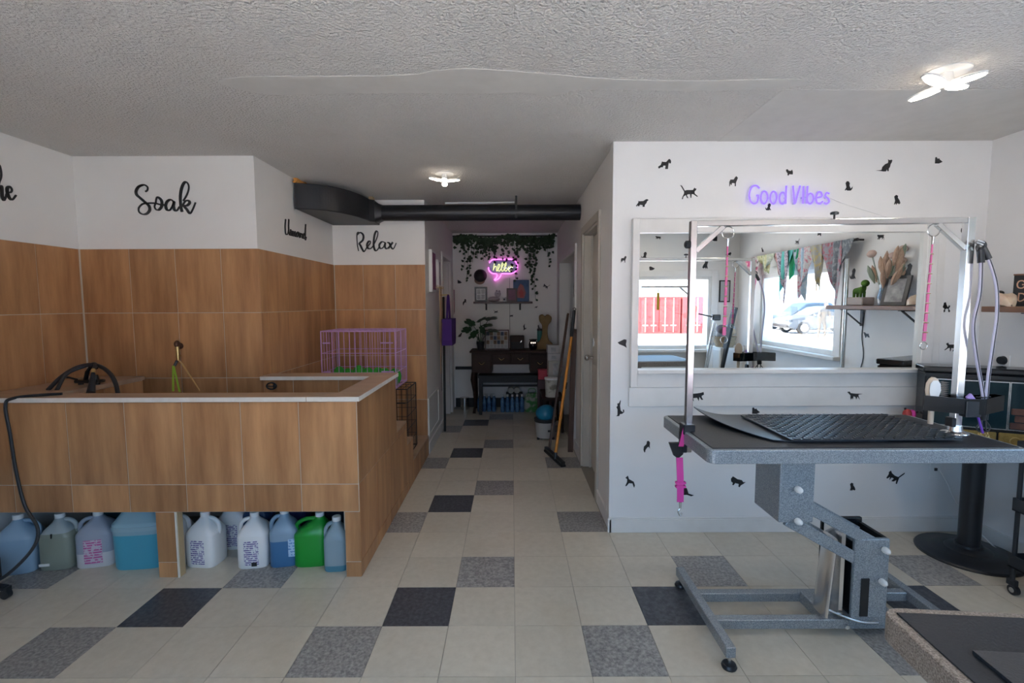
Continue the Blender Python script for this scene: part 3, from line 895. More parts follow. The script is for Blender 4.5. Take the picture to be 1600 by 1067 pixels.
# ------------------------------------------------------------------ animal silhouettes
SIL = {
    'walking_cat': [(825, 395), (845, 400), (885, 462), (910, 455), (985, 455), (1003, 425), (1012, 438), (1025, 435), (1025, 452), (1005, 475), (1010, 500), (1047, 530), (1040, 538), (990, 505), (970, 505), (968, 550), (958, 550), (950, 505), (920, 508), (912, 520), (930, 552), (915, 552), (898, 515), (870, 535), (863, 565), (850, 565), (858, 535), (875, 500), (877, 475), (840, 415)],
    'schnauzer': [(555, 180), (553, 160), (585, 140), (595, 110), (600, 95), (610, 102), (650, 105), (685, 68), (700, 70), (714, 95), (710, 122), (692, 120), (690, 105), (682, 125), (676, 190), (640, 190), (645, 150), (620, 148), (610, 170), (590, 168), (570, 182)],
    'spaniel': [(278, 650), (300, 620), (312, 600), (302, 588), (318, 592), (370, 590), (400, 570), (420, 565), (440, 578), (420, 592), (412, 615), (390, 640), (390, 662), (365, 662), (362, 640), (330, 635), (318, 655), (305, 652), (300, 640), (290, 658)],
    'standing_dog': [(1450, 405), (1450, 350), (1462, 325), (1500, 325), (1515, 300), (1530, 285), (1550, 305), (1545, 320), (1535, 345), (1528, 365), (1528, 405), (1515, 400), (1515, 370), (1490, 365), (1480, 370), (1478, 390), (1470, 388), (1465, 370), (1456, 405)],
    'sitting_cat': [(847, 148), (900, 142), (905, 115), (930, 90), (955, 80), (958, 62), (953, 48), (970, 55), (985, 50), (993, 55), (990, 72), (980, 90), (975, 115), (965, 130), (965, 153), (955, 153), (950, 135), (940, 155), (915, 155), (890, 150)],
    'puppy': [(585, 322), (600, 300), (590, 265), (600, 250), (615, 252), (625, 268), (622, 285), (635, 310), (648, 292), (648, 310), (635, 325), (605, 325), (600, 315), (592, 325)],
    'sitting_dog': [(1022, 450), (1030, 420), (1020, 385), (1035, 372), (1052, 380), (1050, 395), (1065, 415), (1075, 440), (1065, 450), (1050, 440), (1040, 455), (1035, 440), (1028, 452)],
    'poodle': [(1003, 600), (1010, 580), (1012, 565), (1025, 562), (1030, 578), (1040, 600), (1048, 595), (1050, 585), (1060, 590), (1056, 602), (1050, 610), (1055, 620), (1062, 630), (1055, 640), (1048, 632), (1048, 615), (1035, 610), (1022, 618), (1025, 632), (1016, 640), (1012, 628), (1018, 612)],
    'reaching_cat': [(75, 445), (78, 448), (74, 475), (78, 505), (92, 515), (90, 500), (97, 500), (98, 515), (85, 525), (75, 525), (70, 537), (53, 538), (60, 530), (60, 500), (53, 485), (60, 478), (58, 465), (68, 462)],
    'begging_dog': [(203, 740), (198, 725), (200, 705), (215, 690), (218, 672), (228, 670), (236, 680), (234, 700), (236, 718), (228, 705), (220, 710), (210, 725), (208, 738)],
    'slim_dog': [(98, 925), (108, 900), (108, 885), (98, 878), (112, 865), (118, 885), (145, 900), (152, 920), (148, 935), (143, 925), (138, 910), (118, 908), (105, 925)],
    'cat_back': [(410, 980), (408, 965), (412, 940), (410, 920), (418, 925), (425, 920), (430, 935), (445, 945), (455, 975), (485, 985), (470, 990), (445, 982), (420, 983)],
    'prowling_cat': [(448, 415), (465, 408), (500, 405), (518, 402), (530, 398), (533, 412), (520, 420), (522, 430), (530, 440), (520, 442), (508, 425), (505, 448), (495, 430), (475, 432), (478, 450), (468, 440), (460, 430), (452, 455), (455, 430), (460, 420)],
    'pointer': [(135, 375), (155, 372), (165, 385), (205, 390), (265, 392), (230, 400), (235, 420), (248, 443), (238, 432), (222, 415), (215, 440), (208, 420), (190, 412), (185, 442), (178, 425), (170, 445), (165, 425), (165, 405), (150, 390)],
    'fluffy_dog': [(105, 85), (118, 68), (135, 78), (150, 88), (180, 95), (190, 110), (205, 108), (190, 122), (175, 130), (165, 145), (158, 140), (160, 122), (135, 115), (125, 130), (115, 128), (120, 115), (108, 105)],
    'climbing_cat': [(1190, 75), (1205, 50), (1205, 35), (1218, 25), (1225, 42), (1245, 60), (1270, 70), (1310, 40), (1310, 48), (1275, 75), (1262, 118), (1255, 115), (1258, 90), (1240, 100), (1225, 98), (1240, 80), (1225, 72), (1210, 90), (1215, 68), (1195, 80)],
    'lying_cat': [(1395, 85), (1395, 35), (1405, 30), (1415, 45), (1430, 42), (1435, 52), (1460, 72), (1430, 85)],
    'resting_dog': [(60, 125), (75, 118), (95, 108), (108, 110), (108, 122), (105, 135), (110, 155), (95, 145), (70, 135)],
    'terrier': [(55, 150), (65, 142), (78, 155), (95, 158), (105, 147), (112, 165), (112, 185), (100, 185), (85, 182), (78, 195), (70, 190), (70, 175), (60, 165)],
}


def decal(kind, label, o, u, w, group, v=(0, 0, 1), flip=False, rot=0.0):
    P = SIL[kind]
    x0, x1 = min(p[0] for p in P), max(p[0] for p in P)
    y0, y1 = min(p[1] for p in P), max(p[1] for p in P)
    s = w / (x1 - x0)
    c, q = math.cos(rot), math.sin(rot)
    poly = []
    for x, y in P:
        a, b = (x - (x0 + x1) / 2) * s * (-1 if flip else 1), ((y0 + y1) / 2 - y) * s
        poly.append((a * c - b * q, a * q + b * c))
    ob = MB().prism(poly, (0, 0, 0), u, v, .0014).build(('dog' if 'dog' in kind or kind in ('schnauzer', 'spaniel', 'puppy', 'poodle', 'pointer', 'terrier') else 'cat') + '_decal', 'decal_black', loc=o)
    return tag(ob, label, 'wall sticker', group)


G1 = 'animal stickers on the mirror wall'
for k, lab, x, z, w, fl in (
        ('schnauzer', 'black bearded terrier sticker near the top left of the mirror wall', .933, 2.316, .078, 0),
        ('walking_cat', 'black walking cat sticker with raised tail left of the violet sign', 1.085, 2.148, .110, 0),
        ('spaniel', 'black long-eared dog sticker just above the upper left mirror corner', .801, 2.084, .078, 0),
        ('standing_dog', 'small black standing dog sticker immediately left of the violet sign', 1.356, 2.212, .051, 0),
        ('terrier', 'tiny black terrier sticker above the middle of the violet sign', 1.694, 2.264, .043, 0),
        ('puppy', 'black sitting puppy sticker right of the violet sign', 2.060, 2.182, .047, 0),
        ('sitting_cat', 'black sitting cat sticker with tail stretched out high on the wall', 2.269, 2.303, .097, 0),
        ('lying_cat', 'black crouching cat sticker near the top right wall corner', 2.601, 2.333, .046, 0),
        ('sitting_dog', 'black sitting dog sticker above the sign cord', 2.362, 2.097, .040, 0),
        ('puppy', 'tiny black sitting sticker right under the violet sign', 1.574, 2.058, .035, 1),
        ('standing_dog', 'small black dog sticker on the strip left of the upper mirror', .692, 1.743, .035, 0),
        ('resting_dog', 'black resting dog sticker left of the lower mirror frame', .690, 1.22, .058, 0),
        ('reaching_cat', 'black cat sticker stretching upward at the left wall edge', .684, .81, .050, 0),
        ('begging_dog', 'black begging dog sticker left of the grooming table', .856, .561, .041, 0),
        ('slim_dog', 'black slim standing dog sticker low on the wall left edge', .754, .332, .062, 0),
        ('cat_back', 'black seated cat sticker below the hanging pink strap', 1.12, .276, .090, 0),
        ('fluffy_dog', 'black fluffy dog sticker below the table left of its column', 1.446, .329, .094, 0),
        ('sitting_dog', 'small black sitting dog sticker below the table right of its column', 2.182, .293, .036, 0),
        ('climbing_cat', 'black climbing cat sticker near the wall socket under the table', 2.452, .355, .115, 0),
        ('poodle', 'black poodle sticker right of the mirror', 2.707, 1.44, .048, 0),
        ('walking_cat', 'black walking cat sticker beside the chrome post right of the mirror', 2.76, 1.196, .097, 1),
        ('begging_dog', 'tiny black sticker under the right end of the chrome bar', 2.777, 1.922, .026, 0)):
    decal(k, lab, (x, YP - .0003, z), (1, 0, 0), w, G1, flip=bool(fl))
decal('prowling_cat', 'black prowling cat sticker on the board under the mirror left', (1.155, YP - .0203, .883), (1, 0, 0), .097, G1)
decal('pointer', 'black pointer dog sticker on the board under the mirror right', (2.15, YP - .0203, .888), (1, 0, 0), .097, G1)
decal('lying_cat', 'black sticker peeking over the back edge of the table', (1.545, YP - .0003, .792), (1, 0, 0), .05, G1)
decal('standing_dog', 'black dog sticker on the right wall cut by the picture edge', (XR - .0003, 2.765, 1.86), (0, -1, 0), .05, G1)
G2 = 'animal stickers on the shop front wall'
for k, lab, x, z in (('prowling_cat', 'black cat sticker seen high at the far left of the mirror', 1.875, 2.30), ('puppy', 'small black sticker mirrored near the left frame', 1.70, 2.08),
                     ('lying_cat', 'black sticker mirrored left of the hanging ring', 2.59, 2.29), ('fluffy_dog', 'black sticker mirrored beside the striped lead', 2.776, 2.09),
                     ('sitting_dog', 'black sticker mirrored under the chrome bar', 2.484, 1.96), ('resting_dog', 'black sticker mirrored above the red container', 1.80, 1.905), ('terrier', 'tiny black sticker mirrored right of the front window', 2.711, 1.538)):
    decal(k, lab, (x, YF + .0003, z), (-1, 0, 0), .075, G2)
G3 = 'animal stickers on the side wall'
for k, lab, y, z in (('sitting_cat', 'black cat sticker mirrored above the bandana rail left part', .336, 2.085), ('walking_cat', 'black cat sticker mirrored over the turquoise bandana', 1.013, 2.09), ('terrier', 'tiny black sticker mirrored over the bandana rail', 1.378, 2.13),
                     ('prowling_cat', 'black cat sticker mirrored above the dried flowers', 2.147, 1.985), ('sitting_dog', 'black sitting dog sticker mirrored beside the dried flowers', 2.431, 1.70), ('spaniel', 'black dog sticker mirrored under the wooden shelf', 2.049, 1.204), ('puppy', 'small black sticker mirrored beside the last bandana', 1.851, 1.716)):
    decal(k, lab, (XR - .0003, y, z), (0, -1, 0), .075, G3)
G4 = 'animal stickers on the corridor end wall'


def ew(x, y):
    return ((x - 801) * .00901, YE - .0003, 1.474 + (474 - y) * .00901)


for k, lab, x, y, w in (('lying_cat', 'black sticker left of the pink neon sign', 720, 440, .06), ('begging_dog', 'black sticker on the end wall left of the small shelf', 727, 472, .05), ('sitting_cat', 'black cat sticker beside the potted plant leaves', 718, 523, .085),
                        ('walking_cat', 'black cat sticker centred under the small shelf', 776, 487, .07), ('prowling_cat', 'black cat sticker under the right shelf bracket', 800, 494, .055), ('spaniel', 'black dog sticker below the right shelf end', 839, 480, .045), ('climbing_cat', 'black cat sticker among the right vine strands', 855, 448, .10),
                        ('reaching_cat', 'black reaching cat sticker above the desk radio', 821, 511, .045), ('puppy', 'black sticker right of the left vine strands', 843, 511, .04)):
    decal(k, lab, ew(x, y), (1, 0, 0), w, G4)

# ------------------------------------------------------------------ framed wall mirror
mf = thing('wall_mirror', 'wide mirror in a white painted wooden frame on the partition', 'mirror', (0, 0, 0))
MB().box(.775, 2.535, YP - .012, YP - .006, 1.055, 1.905).build('mirror_pane', 'mirror_glass', mf)
MB().box(.74, 2.60, YP - .006, YP, .95, 1.985).build('backing', 'trim_paint', mf)
MB().box(.735, .778, YP - .05, YP - .006, .95, 1.985).build('frame_board', 'trim_paint', mf, bevel=.003)
MB().box(.778, 2.53, YP - .035, YP - .006, 1.90, 1.985).build('frame_board', 'trim_paint', mf, bevel=.003)
MB().box(2.53, 2.60, YP - .045, YP - .006, .95, 1.985).build('frame_board', 'trim_paint', mf, bevel=.003)
MB().box(2.60, 2.665, YP - .02, YP, .95, 1.985).build('frame_board', 'trim_paint', mf, bevel=.003)
MB().box(.778, 2.62, YP - .06, YP - .006, 1.036, 1.060).build('ledge', 'trim_paint', mf, bevel=.003)
MB().box(.74, 2.66, YP - .022, YP - .006, .945, 1.036).build('frame_board', 'trim_paint', mf, bevel=.002)
MB().box(.733, 2.83, YP - .019, YP, .823, .944).build('frame_board', 'trim_paint', mf, bevel=.002)

# ------------------------------------------------------------------ grooming tables
def hammer(parts):
    return parts


def grooming_top(t, L, D, z, m, curl=False):
    fr = MB()
    r = .035
    poly = []
    for cx, cy, a0 in ((L - r, r, -PI / 2), (L - r, D - r, 0), (r, D - r, PI / 2), (r, r, PI)):
        for k in range(6):
            a = a0 + k * PI / 10
            poly.append((cx + r * math.cos(a), cy + r * math.sin(a)))
    fr.prism(poly, (0, 0, z - .058), (1, 0, 0), (0, 1, 0), .056)
    fr.build('top_frame', m, t, bevel=.004, seg=2)
    MB().box(.022, L - .022, .022, D - .022, z - .004, z + .001).build('rubber_surface', 'rubber', t)


gt = thing('grooming_table', 'grey hammered-metal electric grooming table with chrome overhead arm', 'grooming table', (.77, 1.857, 0))
L, D, ZT = 1.255, .60, .90
grooming_top(gt, L, D, ZT, 'hammered_grey')
H = 'hammered_grey'
# upper bracket, parallel arms, lower bracket
MB().box(.335, .480, .095, .30, .560, ZT - .058).build('upper_bracket', H, gt, bevel=.006, seg=2)


def arm(z0, x0, z1, x1):
    return MB().bar((x0, .115, z0), (x1, .165, z1), .020, .050).bar((x0, .265, z0), (x1, .285, z1), .020, .050)


arm(.635, .44, .430, .80).build('lift_arm', H, gt, bevel=.003)
arm(.565, .38, .350, .745).build('lift_arm', H, gt, bevel=.003)
MB().box(.695, .845, .143, .163, .11, .465).build('lower_bracket', H, gt, bevel=.006, seg=2)
MB().box(.66, .845, .31, .33, .11, .485).build('lower_bracket', 'black_gloss', gt, bevel=.006, seg=2)
MB().box(.830, .845, .163, .31, .11, .462).build('bracket_back', 'black_matte', gt)
MB().box(.728, .762, .139, .1425, .12, .29).build('bracket_slot', 'black_matte', gt)
MB().box(.70, .83, .165, .308, .10, .44).build('motor_cover', 'black_gloss', gt, bevel=.004)
MB().loft([[(x + .012 * math.cos(a), .205 + .05 * math.sin(a), z) for a in [2 * PI * k / 16 for k in range(16)]] for x, z in ((.60, .10), (.607, .2), (.62, .36), (.628, .45))]).build('cylinder', 'chrome', gt, smooth=True)
MB().box(.655, .672, .17, .29, .10, .50).build('guide_plate', 'chrome', gt)
for x, z, y in ((.40, .71, .095), (.405, .575, .095), (.81, .425, .143), (.805, .285, .143)):
    k = MB().cyl((x, y, z), (x, y - .014, z), .007, n=10).build('bolt', 'steel', gt, smooth=True)
    MB().lathe([(.001, 0), (.013, 0), (.014, .008), (.012, .022), (.006, .030), (.001, .032)], 12).build('bolt_cap', 'cap_white', k, loc=(x, y - .012, z), rot=(PI / 2, 0, 0), smooth=True)
# base
MB().box(.085, .125, -.015, .585, .05, .095).build('foot_bar', H, gt, bevel=.003)
MB().box(1.115, 1.155, -.015, .585, .05, .095).build('foot_bar', H, gt, bevel=.003)
MB().box(.125, 1.115, .165, .205, .045, .088).build('long_bar', H, gt, bevel=.003)
MB().box(.125, 1.115, .36, .40, .045, .088).build('long_bar', H, gt, bevel=.003)
MB().box(.60, .66, .205, .36, .045, .10).build('cross_bar', H, gt, bevel=.003)
MB().box(.86, .94, .205, .36, .06, .085).build('cross_bar', H, gt, bevel=.003)
MB().box(.69, .845, .143, .33, .088, .112).build('base_plate', H, gt)
for x in (.105, 1.135):
    for y in (0.0, .565):
        f = MB().cyl((x, y, .02), (x, y, .052), .007, n=8).build('foot', 'steel', gt)
        MB().lathe([(.001, 0), (.028, 0), (.031, .008), (.026, .018), (.012, .024), (.001, .024)], 16).build('foot_pad', 'black_plastic', f, loc=(x, y, 0), smooth=True)
MB().tube(spline([(.60, .19, .13), (.66, .155, .115), (.73, .135, .10), (.80, .13, .098)], 5), .006, 6).build('linkage_rod', 'steel', gt, smooth=True)
MB().cyl((.685, .160, .063), (.685, .148, .063), .010, n=10).build('hex_bolt', 'chrome', gt)
# overhead arm: two square posts, bar and braces
PL, PR = (.025, .30), (1.172, .235)
ZA = 1.818


def post(p, z0, z1, w=.028):
    return MB().box(p[0] - w / 2, p[0] + w / 2, p[1] - w / 2, p[1] + w / 2, z0, z1)


post(PL, .80, ZA + .012).build('arm_post', 'chrome', gt, bevel=.002)
post(PR, ZT + .03, ZA + .012, .032).build('arm_post', 'chrome', gt, bevel=.002)
MB().bar((PL[0] + .014, PL[1], ZA), (PR[0] - .016, PR[1], ZA), .026, .024).build('top_bar', 'chrome', gt, bevel=.002)
MB().bar((PL[0] + .012, PL[1], ZA - .12), (PL[0] + .13, PL[1] - .007, ZA - .012), .020, .022).build('brace', 'chrome', gt, bevel=.002)
MB().bar((PR[0] - .012, PR[1], ZA - .12), (PR[0] - .13, PR[1] + .007, ZA - .012), .020, .022).build('brace', 'chrome', gt, bevel=.002)
MB().lathe([(.001, 0), (.017, 0), (.017, .018), (.012, .022), (.001, .022)], 8).build('knob', 'black_plastic', gt, loc=(PL[0] - .014, PL[1] - .004, ZA - .09), rot=(0, -PI / 2, 0))
kn = MB().cyl((0, 0, 0), (0, 0, .02), .004, n=8).lathe([(.001, .018), (.016, .020), (.017, .028), (.012, .032), (.001, .032)], 12)
kn.build('knob', 'black_plastic', gt, loc=(.62, .268, ZA + .012))
MB().box(PL[0] - .03, PL[0] + .022, PL[1] - .03, PL[1] + .03, ZT - .015, ZT + .03).box(PL[0] - .035, PL[0] - .008, PL[1] - .02, PL[1] + .02, ZT - .10, ZT - .01).build('clamp', 'black_plastic', gt, bevel=.003)
MB().lathe([(.001, 0), (.05, 0), (.048, .004), (.028, .010), (.024, .035), (.001, .035)], 20).build('post_flange', 'chrome', gt, loc=(PR[0], PR[1], ZT + .001), smooth=True)
MB().box(PR[0] - .03, PR[0] - .012, PR[1] - .02, PR[1] + .02, ZT + .03, ZT + .07).build('clamp', 'black_plastic', gt, bevel=.003)
# rubber mats lying on the table
tm = MB().grid(30, 12, lambda s, t: ((.925 + .15 * (1 - t) ** 2) * (1 - s) + 1.55 * s, 1.962 + .478 * t,
                                      .9045 + .042 * max(0, 1 - s * 3.6) ** 2 * (.12 + .88 * t ** 1.4)), .004)
tag(tm.build('rubber_mat', 'rubber_mat', smooth=True), 'black ridged rubber mat with a curled corner on the grooming table', 'rubber mat')
m2 = thing('rubber_mat', 'black basket-weave rubber mat lying on top at the table middle', 'rubber mat', (1.12, 1.945, .9095))
MB().prism([(0.02, 0), (.72, 0), (.74, .02), (.74, .44), (.72, .455), (.035, .455), (.02, .44)], (0, 0, 0), (1, 0, 0), (0, 1, 0), .005).build('sheet', 'rubber_mat', m2)
wv = MB()
for i in range(34):
    for j in range(22):
        if (i + j) % 2:
            continue
        x, y = .035 + i * .0208, .01 + j * .0202
        wv.box(x, x + .030, y, y + .009, .005, .0078)
        wv.box(x + .008, x + .017, y + .011, y + .019, .005, .0072)
o = wv.build('weave_ribs', 'rubber_mat', m2, kind='stuff')

# second table in the foreground corner
g2 = thing('grooming_table', 'brown-speckled metal grooming table cut off at the lower right corner', 'grooming table', (.703, .337, 0), -.08)
grooming_top(g2, 1.22, .62, .85, 'hammered_brown')
MB().box(.52, .70, .20, .42, .35, .792).build('column', 'hammered_brown', g2, bevel=.006)
MB().box(.1, .14, .02, .60, .05, .095).box(1.08, 1.12, .02, .60, .05, .095).build('foot_bar', 'hammered_brown', g2, bevel=.003)
MB().box(.14, 1.08, .19, .23, .045, .088).box(.14, 1.08, .38, .42, .045, .088).box(.50, .72, .19, .43, .088, .36).build('base_frame', 'hammered_brown', g2, bevel=.003)
for x in (.12, 1.10):
    for y in (.04, .58):
        MB().lathe([(.001, 0), (.03, 0), (.03, .012), (.008, .02), (.008, .05), (.001, .05)], 14).build('foot_pad', 'black_plastic', g2, loc=(x, y, 0), smooth=True)
post((1.235, .40), .78, 1.66).build('arm_post', 'steel', g2, bevel=.002)
MB().bar((1.235, .40, 1.65), (.70, .36, 1.65), .024, .022).bar((1.225, .40, 1.56), (1.13, .392, 1.64), .018, .018).build('arm_bar', 'steel', g2, bevel=.002)
tag(MB().prism([(.0, 0), (.30, 0), (.33, -.03), (.33, -.2), (.0, -.2)], (0, 0, 0), (1, 0, 0), (0, 1, 0), .006).build('rubber_mat', 'rubber_mat', loc=(.815, .815, .852), rot=(0, 0, -.08)), 'smooth black rubber mat on the corner table', 'rubber mat')

# ------------------------------------------------------------------ leads, straps, tool tray on the table arm
def ring(c, r, w=.003, plane='xz', n=18):
    pts = []
    for k in range(n):
        a = 2 * PI * k / n
        pts.append((c[0] + (r * math.cos(a) if plane != 'yz' else 0), c[1] + (r * math.cos(a) if plane == 'yz' else (r * math.sin(a) if plane == 'xy' else 0)), c[2] + (0 if plane == 'xy' else r * math.sin(a))))
    return MB().tube(pts, w, 6, True)


def grooming_loop(label, x, y, z0, z1, dx, beads, m):
    t = thing('grooming_loop', label, 'leash', (x, y, z0), 0, 'leads on the chrome bar')
    ring((0, 0, -.026), .026, .0022).build('ring', 'steel', t, smooth=True)
    MB().cyl((0, 0, -.052), (dx * .1, 0, -.085), .006, .004, 8).build('snap_hook', 'steel', t, smooth=True)
    zz = z1 - z0
    n = beads
    for k in range(n):
        a, b = -.085 + (zz + .085) * k / n, -.085 + (zz + .085) * (k + 1) / n
        fa, fb = (-a) / -zz, (-b) / -zz
        w = .006 + .010 * (k / n)
        MB().bar((dx * fa, 0, a), (dx * fb, 0, b + .004), w, .006, (0, 1, 0)).build('strap_segment', m, t, bevel=.001)
        if k:
            ring((dx * fa, -.004, a), w * .55, .0018, 'xy', 10).build('keeper', 'brass', t)
    ring((dx, 0, zz - .016), .016, .002).build('end_ring', 'steel', t, smooth=True)
    return t


def ypost(x):
    return 1.857 + .30 - .065 * (x - .795) / 1.147


grooming_loop('pink braided grooming lead hanging from the left of the chrome bar', .945, ypost(.945), ZA - .014, 1.325, -.004, 9, 'light_pink_strap')
grooming_loop('pink studded grooming lead hanging from the right of the chrome bar', 1.80, ypost(1.80), ZA - .014, 1.30, -.012, 10, 'light_pink_strap')
# pink strap hanging at the left table end
ps = thing('table_strap', 'bright pink strap with black buckle hanging off the table end', 'strap', (.752, 2.145, .905))
MB().prism([(-.045, 0), (.035, 0), (.020, -.055), (-.002, -.075), (-.022, -.06)], (0, 0, -.06), (1, 0, 0), (0, 0, 1), -.018).build('buckle', 'black_plastic', ps, bevel=.003)
MB().grid(2, 10, lambda s, t: (-.016 + .03 * s + .008 * t, -.010 - .006 * math.sin(3 * t), -.125 - .205 * t), .003).build('webbing', 'pink_strap', ps, smooth=True)
MB().grid(2, 6, lambda s, t: (-.005 + .022 * s + .018 * (1 - t), -.006, -.075 + .085 * (1 - t)), .003).build('webbing', 'pink_strap', ps, smooth=True)
MB().box(-.016, .028, -.022, -.004, -.245, -.235).box(-.016, .028, -.022, -.004, -.262, -.252).build('slider', 'pink_strap', ps)
MB().cyl((.008, -.012, -.33), (.008, -.012, -.36), .007, .005, 8).tube(spline([(.008, -.012, -.36), (-.002, -.012, -.375), (.008, -.012, -.395), (.015, -.012, -.38)], 4), .003, 6).build('snap_hook', 'steel', ps, smooth=True)

# two striped bungee leads on the right post
mat('bungee', (0.62, 0.60, 0.74), 0.6)
for k, (lab, pts) in enumerate((('left of the two striped bungee leads on the right chrome post', [(1.965, 2.06, 1.70), (1.97, 2.055, 1.62), (1.972, 2.055, 1.50), (1.955, 2.055, 1.38), (1.98, 2.06, 1.25), (2.022, 2.06, 1.08), (2.03, 2.06, 1.0)]),
                                ('right of the two striped bungee leads on the right chrome post', [(1.975, 2.065, 1.71), (2.015, 2.065, 1.64), (2.05, 2.065, 1.54), (2.062, 2.065, 1.42), (2.055, 2.065, 1.30), (2.045, 2.065, 1.15), (2.044, 2.065, 1.0)]))):
    t = thing('bungee_lead', lab, 'leash', pts[0], 0, 'striped leads on the chrome post')
    rel = [tuple(p[q] - pts[0][q] for q in range(3)) for p in pts]
    cord = spline(rel, 6)
    MB().tube(cord[4:], .0068, 8).build('cord', 'bungee', t, smooth=True)
    MB().tube([(c[0], c[1] - .0052, c[2]) for c in cord[4:]], .0026, 6).build('dark_stripe', 'black_matte', t, smooth=True)
    MB().tube([c for c in cord if c[2] > -.012 - .08 * 1][1:6], .013, 10).build('grip', 'black_plastic', t, smooth=True)
    ring((0.002, 0, .0), .016, .0045).build('clip_loop', 'black_plastic', t, smooth=True)
    MB().cyl((-.02, 0, .022), (.01, 0, .012), .006, .005, 8).build('snap_hook', 'steel', t, smooth=True)
    e = rel[-1]
    MB().tube([e, (e[0] + .002, 0, e[2] - .035)], [.011, .009], 10).build('grip', 'black_plastic', t, smooth=True)
    s = -1 if k == 0 else 1
    MB().tube(spline([(e[0], 0, e[2] - .035), (e[0] + .025 * s, 0, e[2] - .07), (e[0] + .005 * s, -.004, e[2] - .085), (e[0] + .004 * s, 0, e[2] - .04)], 5), .003, 6).build('clip_loop', 'black_plastic', t, smooth=True)
    for q in range(4):
        ring((e[0] + .01 * s + .006 * q, 0, e[2] - .095 - .012 * q), .007, .002, 'xz' if q % 2 else 'yz', 8).build('chain_link', 'brass', t)

# tool tray
tr = thing('tool_tray', 'dark smoky tool tray clamped to the right chrome post', 'tray', (1.94, 2.07, 1.0))
pl = [(-.135, .03), (-.02, -.055), (.05, -.06), (.205, .02), (.195, .055), (.06, .03), (0.02, .045), (-.10, .075)]
MB().prism(pl, (0, 0, 0), (1, 0, 0), (0, 1, 0), .006).build('floor_plate', 'smoky_acrylic', tr)
for a, b in zip(pl, pl[1:] + pl[:1]):
    MB().bar((a[0], a[1], .033), (b[0], b[1], .033), .004, .066).build('side_wall', 'black_gloss' if pl.index(a) in (0, 1) else 'smoky_acrylic', tr)
MB().box(-.03, .035, -.06, -.022, -.012, .058).build('clamp', 'black_plastic', tr, bevel=.003)
for x, y in ((.06, -.02), (.085, -.01), (.11, 0.0)):
    ring((x, y, .066), .011, .002, 'xy', 12).build('tool_hole', 'black_plastic', tr)
hb = thing('hair_brush', 'pale wooden pin brush standing in the tool tray', 'brush', (1.848, 2.105, 1.008))
MB().loft([[(w * math.cos(a) - .004, .010 * math.sin(a), z) for a in [2 * PI * k / 16 for k in range(16)]] for z, w in ((-.07, .010), (-.01, .012), (.02, .014), (.045, .026), (.08, .033), (.11, .030), (.130, .018), (.137, .004))]).build('brush_body', mat('pale_wood', (.62, .50, .38), .5), hb, smooth=True)
MB().loft([[(-.004 + w * math.cos(a), -.012 - d + .001 * math.sin(a), z) for a in [2 * PI * k / 12 for k in range(12)]] for z, w, d in ((.045, .016, 0), (.08, .025, .002), (.11, .022, .001), (.124, .010, 0))]).build('pad', 'cap_white', hb, smooth=True)
br = MB()
for i in range(7):
    for j in range(9):
        br.cyl((.034, -.012 + i * .004, .05 + j * .008), (.052, -.016 + i * .005, .052 + j * .008), .0007, n=4)
br.build('pins', 'steel', hb, kind='stuff')
cb = thing('purple_comb', 'purple handled comb leaning in the tool tray', 'comb', (1.985, 2.03, .915))
MB().bar((.02, 0, 0), (-.03, 0, .135), .008, .008).build('handle', mat('comb_purple', (.16, .05, .42), .4), cb, bevel=.002)
MB().bar((-.03, 0, .135), (-.055, 0, .165), .012, .026).build('head', mat('comb_lilac', (.40, .28, .62), .4), cb, bevel=.003)

# ------------------------------------------------------------------ pedestal table with electric fireplace
pd = thing('pedestal_table', 'black pedestal table with a wide round cast base in the right corner', 'table', (2.665, 2.735, 0))
MB().lathe([(.001, 0), (.245, 0), (.247, .008), (.24, .016), (.17, .024), (.16, .032), (.11, .036), (.10, .046), (.065, .052), (.062, .066), (.001, .066)], 40).build('base', 'black_plastic', pd, smooth=True)
MB().cyl((0, 0, .06), (0, 0, .615), .052, n=28).build('column', 'black_plastic', pd, smooth=True)
MB().box(-.31, .245, -.19, .26, .615, .645).build('table_top', 'black_matte', pd, bevel=.006)
fp = thing('electric_fireplace', 'small black electric fireplace heater with gold panels behind the leads', 'heater', (2.435, 2.835, .645), -.45)
FW, FH, FD = .50, .455, .15
MB().box(0, FW, 0, FD, 0, FH - .035).build('body', 'black_gloss', fp, bevel=.006)
MB().box(-.012, FW + .006, -.014, FD, FH - .035, FH).build('top_slab', 'black_gloss', fp, bevel=.008, seg=2)
MB().box(.0, FW, -.006, .0, FH - .06, FH - .045).build('vent_slot', 'black_matte', fp)
mat('fire_glass', (.012, .03, .038), .06)
mat('ember_brick', (.16, .07, .045), .8, col2=(.07, .03, .025), noise=(14, 4))
for x0, x1 in ((.03, .25), (.262, .368), (.378, .475)):
    p = MB().box(x0, x1, -.004, .002, .115, FH - .075).build('glass_door', 'fire_glass', fp)
    MB().box(x0 - .004, x1 + .004, -.007, -.003, .111, .116).build('door_frame', 'steel', p)
    MB().box(x0 - .004, x1 + .004, -.007, -.003, FH - .077, FH - .072).build('door_frame', 'steel', p)
    MB().box(x0 - .004, x0, -.007, -.003, .116, FH - .077).build('door_frame', 'steel', p)
    MB().box(x1, x1 + .004, -.007, -.003, .116, FH - .077).build('door_frame', 'steel', p)
for k, (x, y, w) in enumerate(((.382, .12, .088), (.40, .16, .07), (.385, .20, .06))):
    MB().box(x, x + w, -.010, -.004, y, y + .036).build('log', 'ember_brick', fp, bevel=.004)
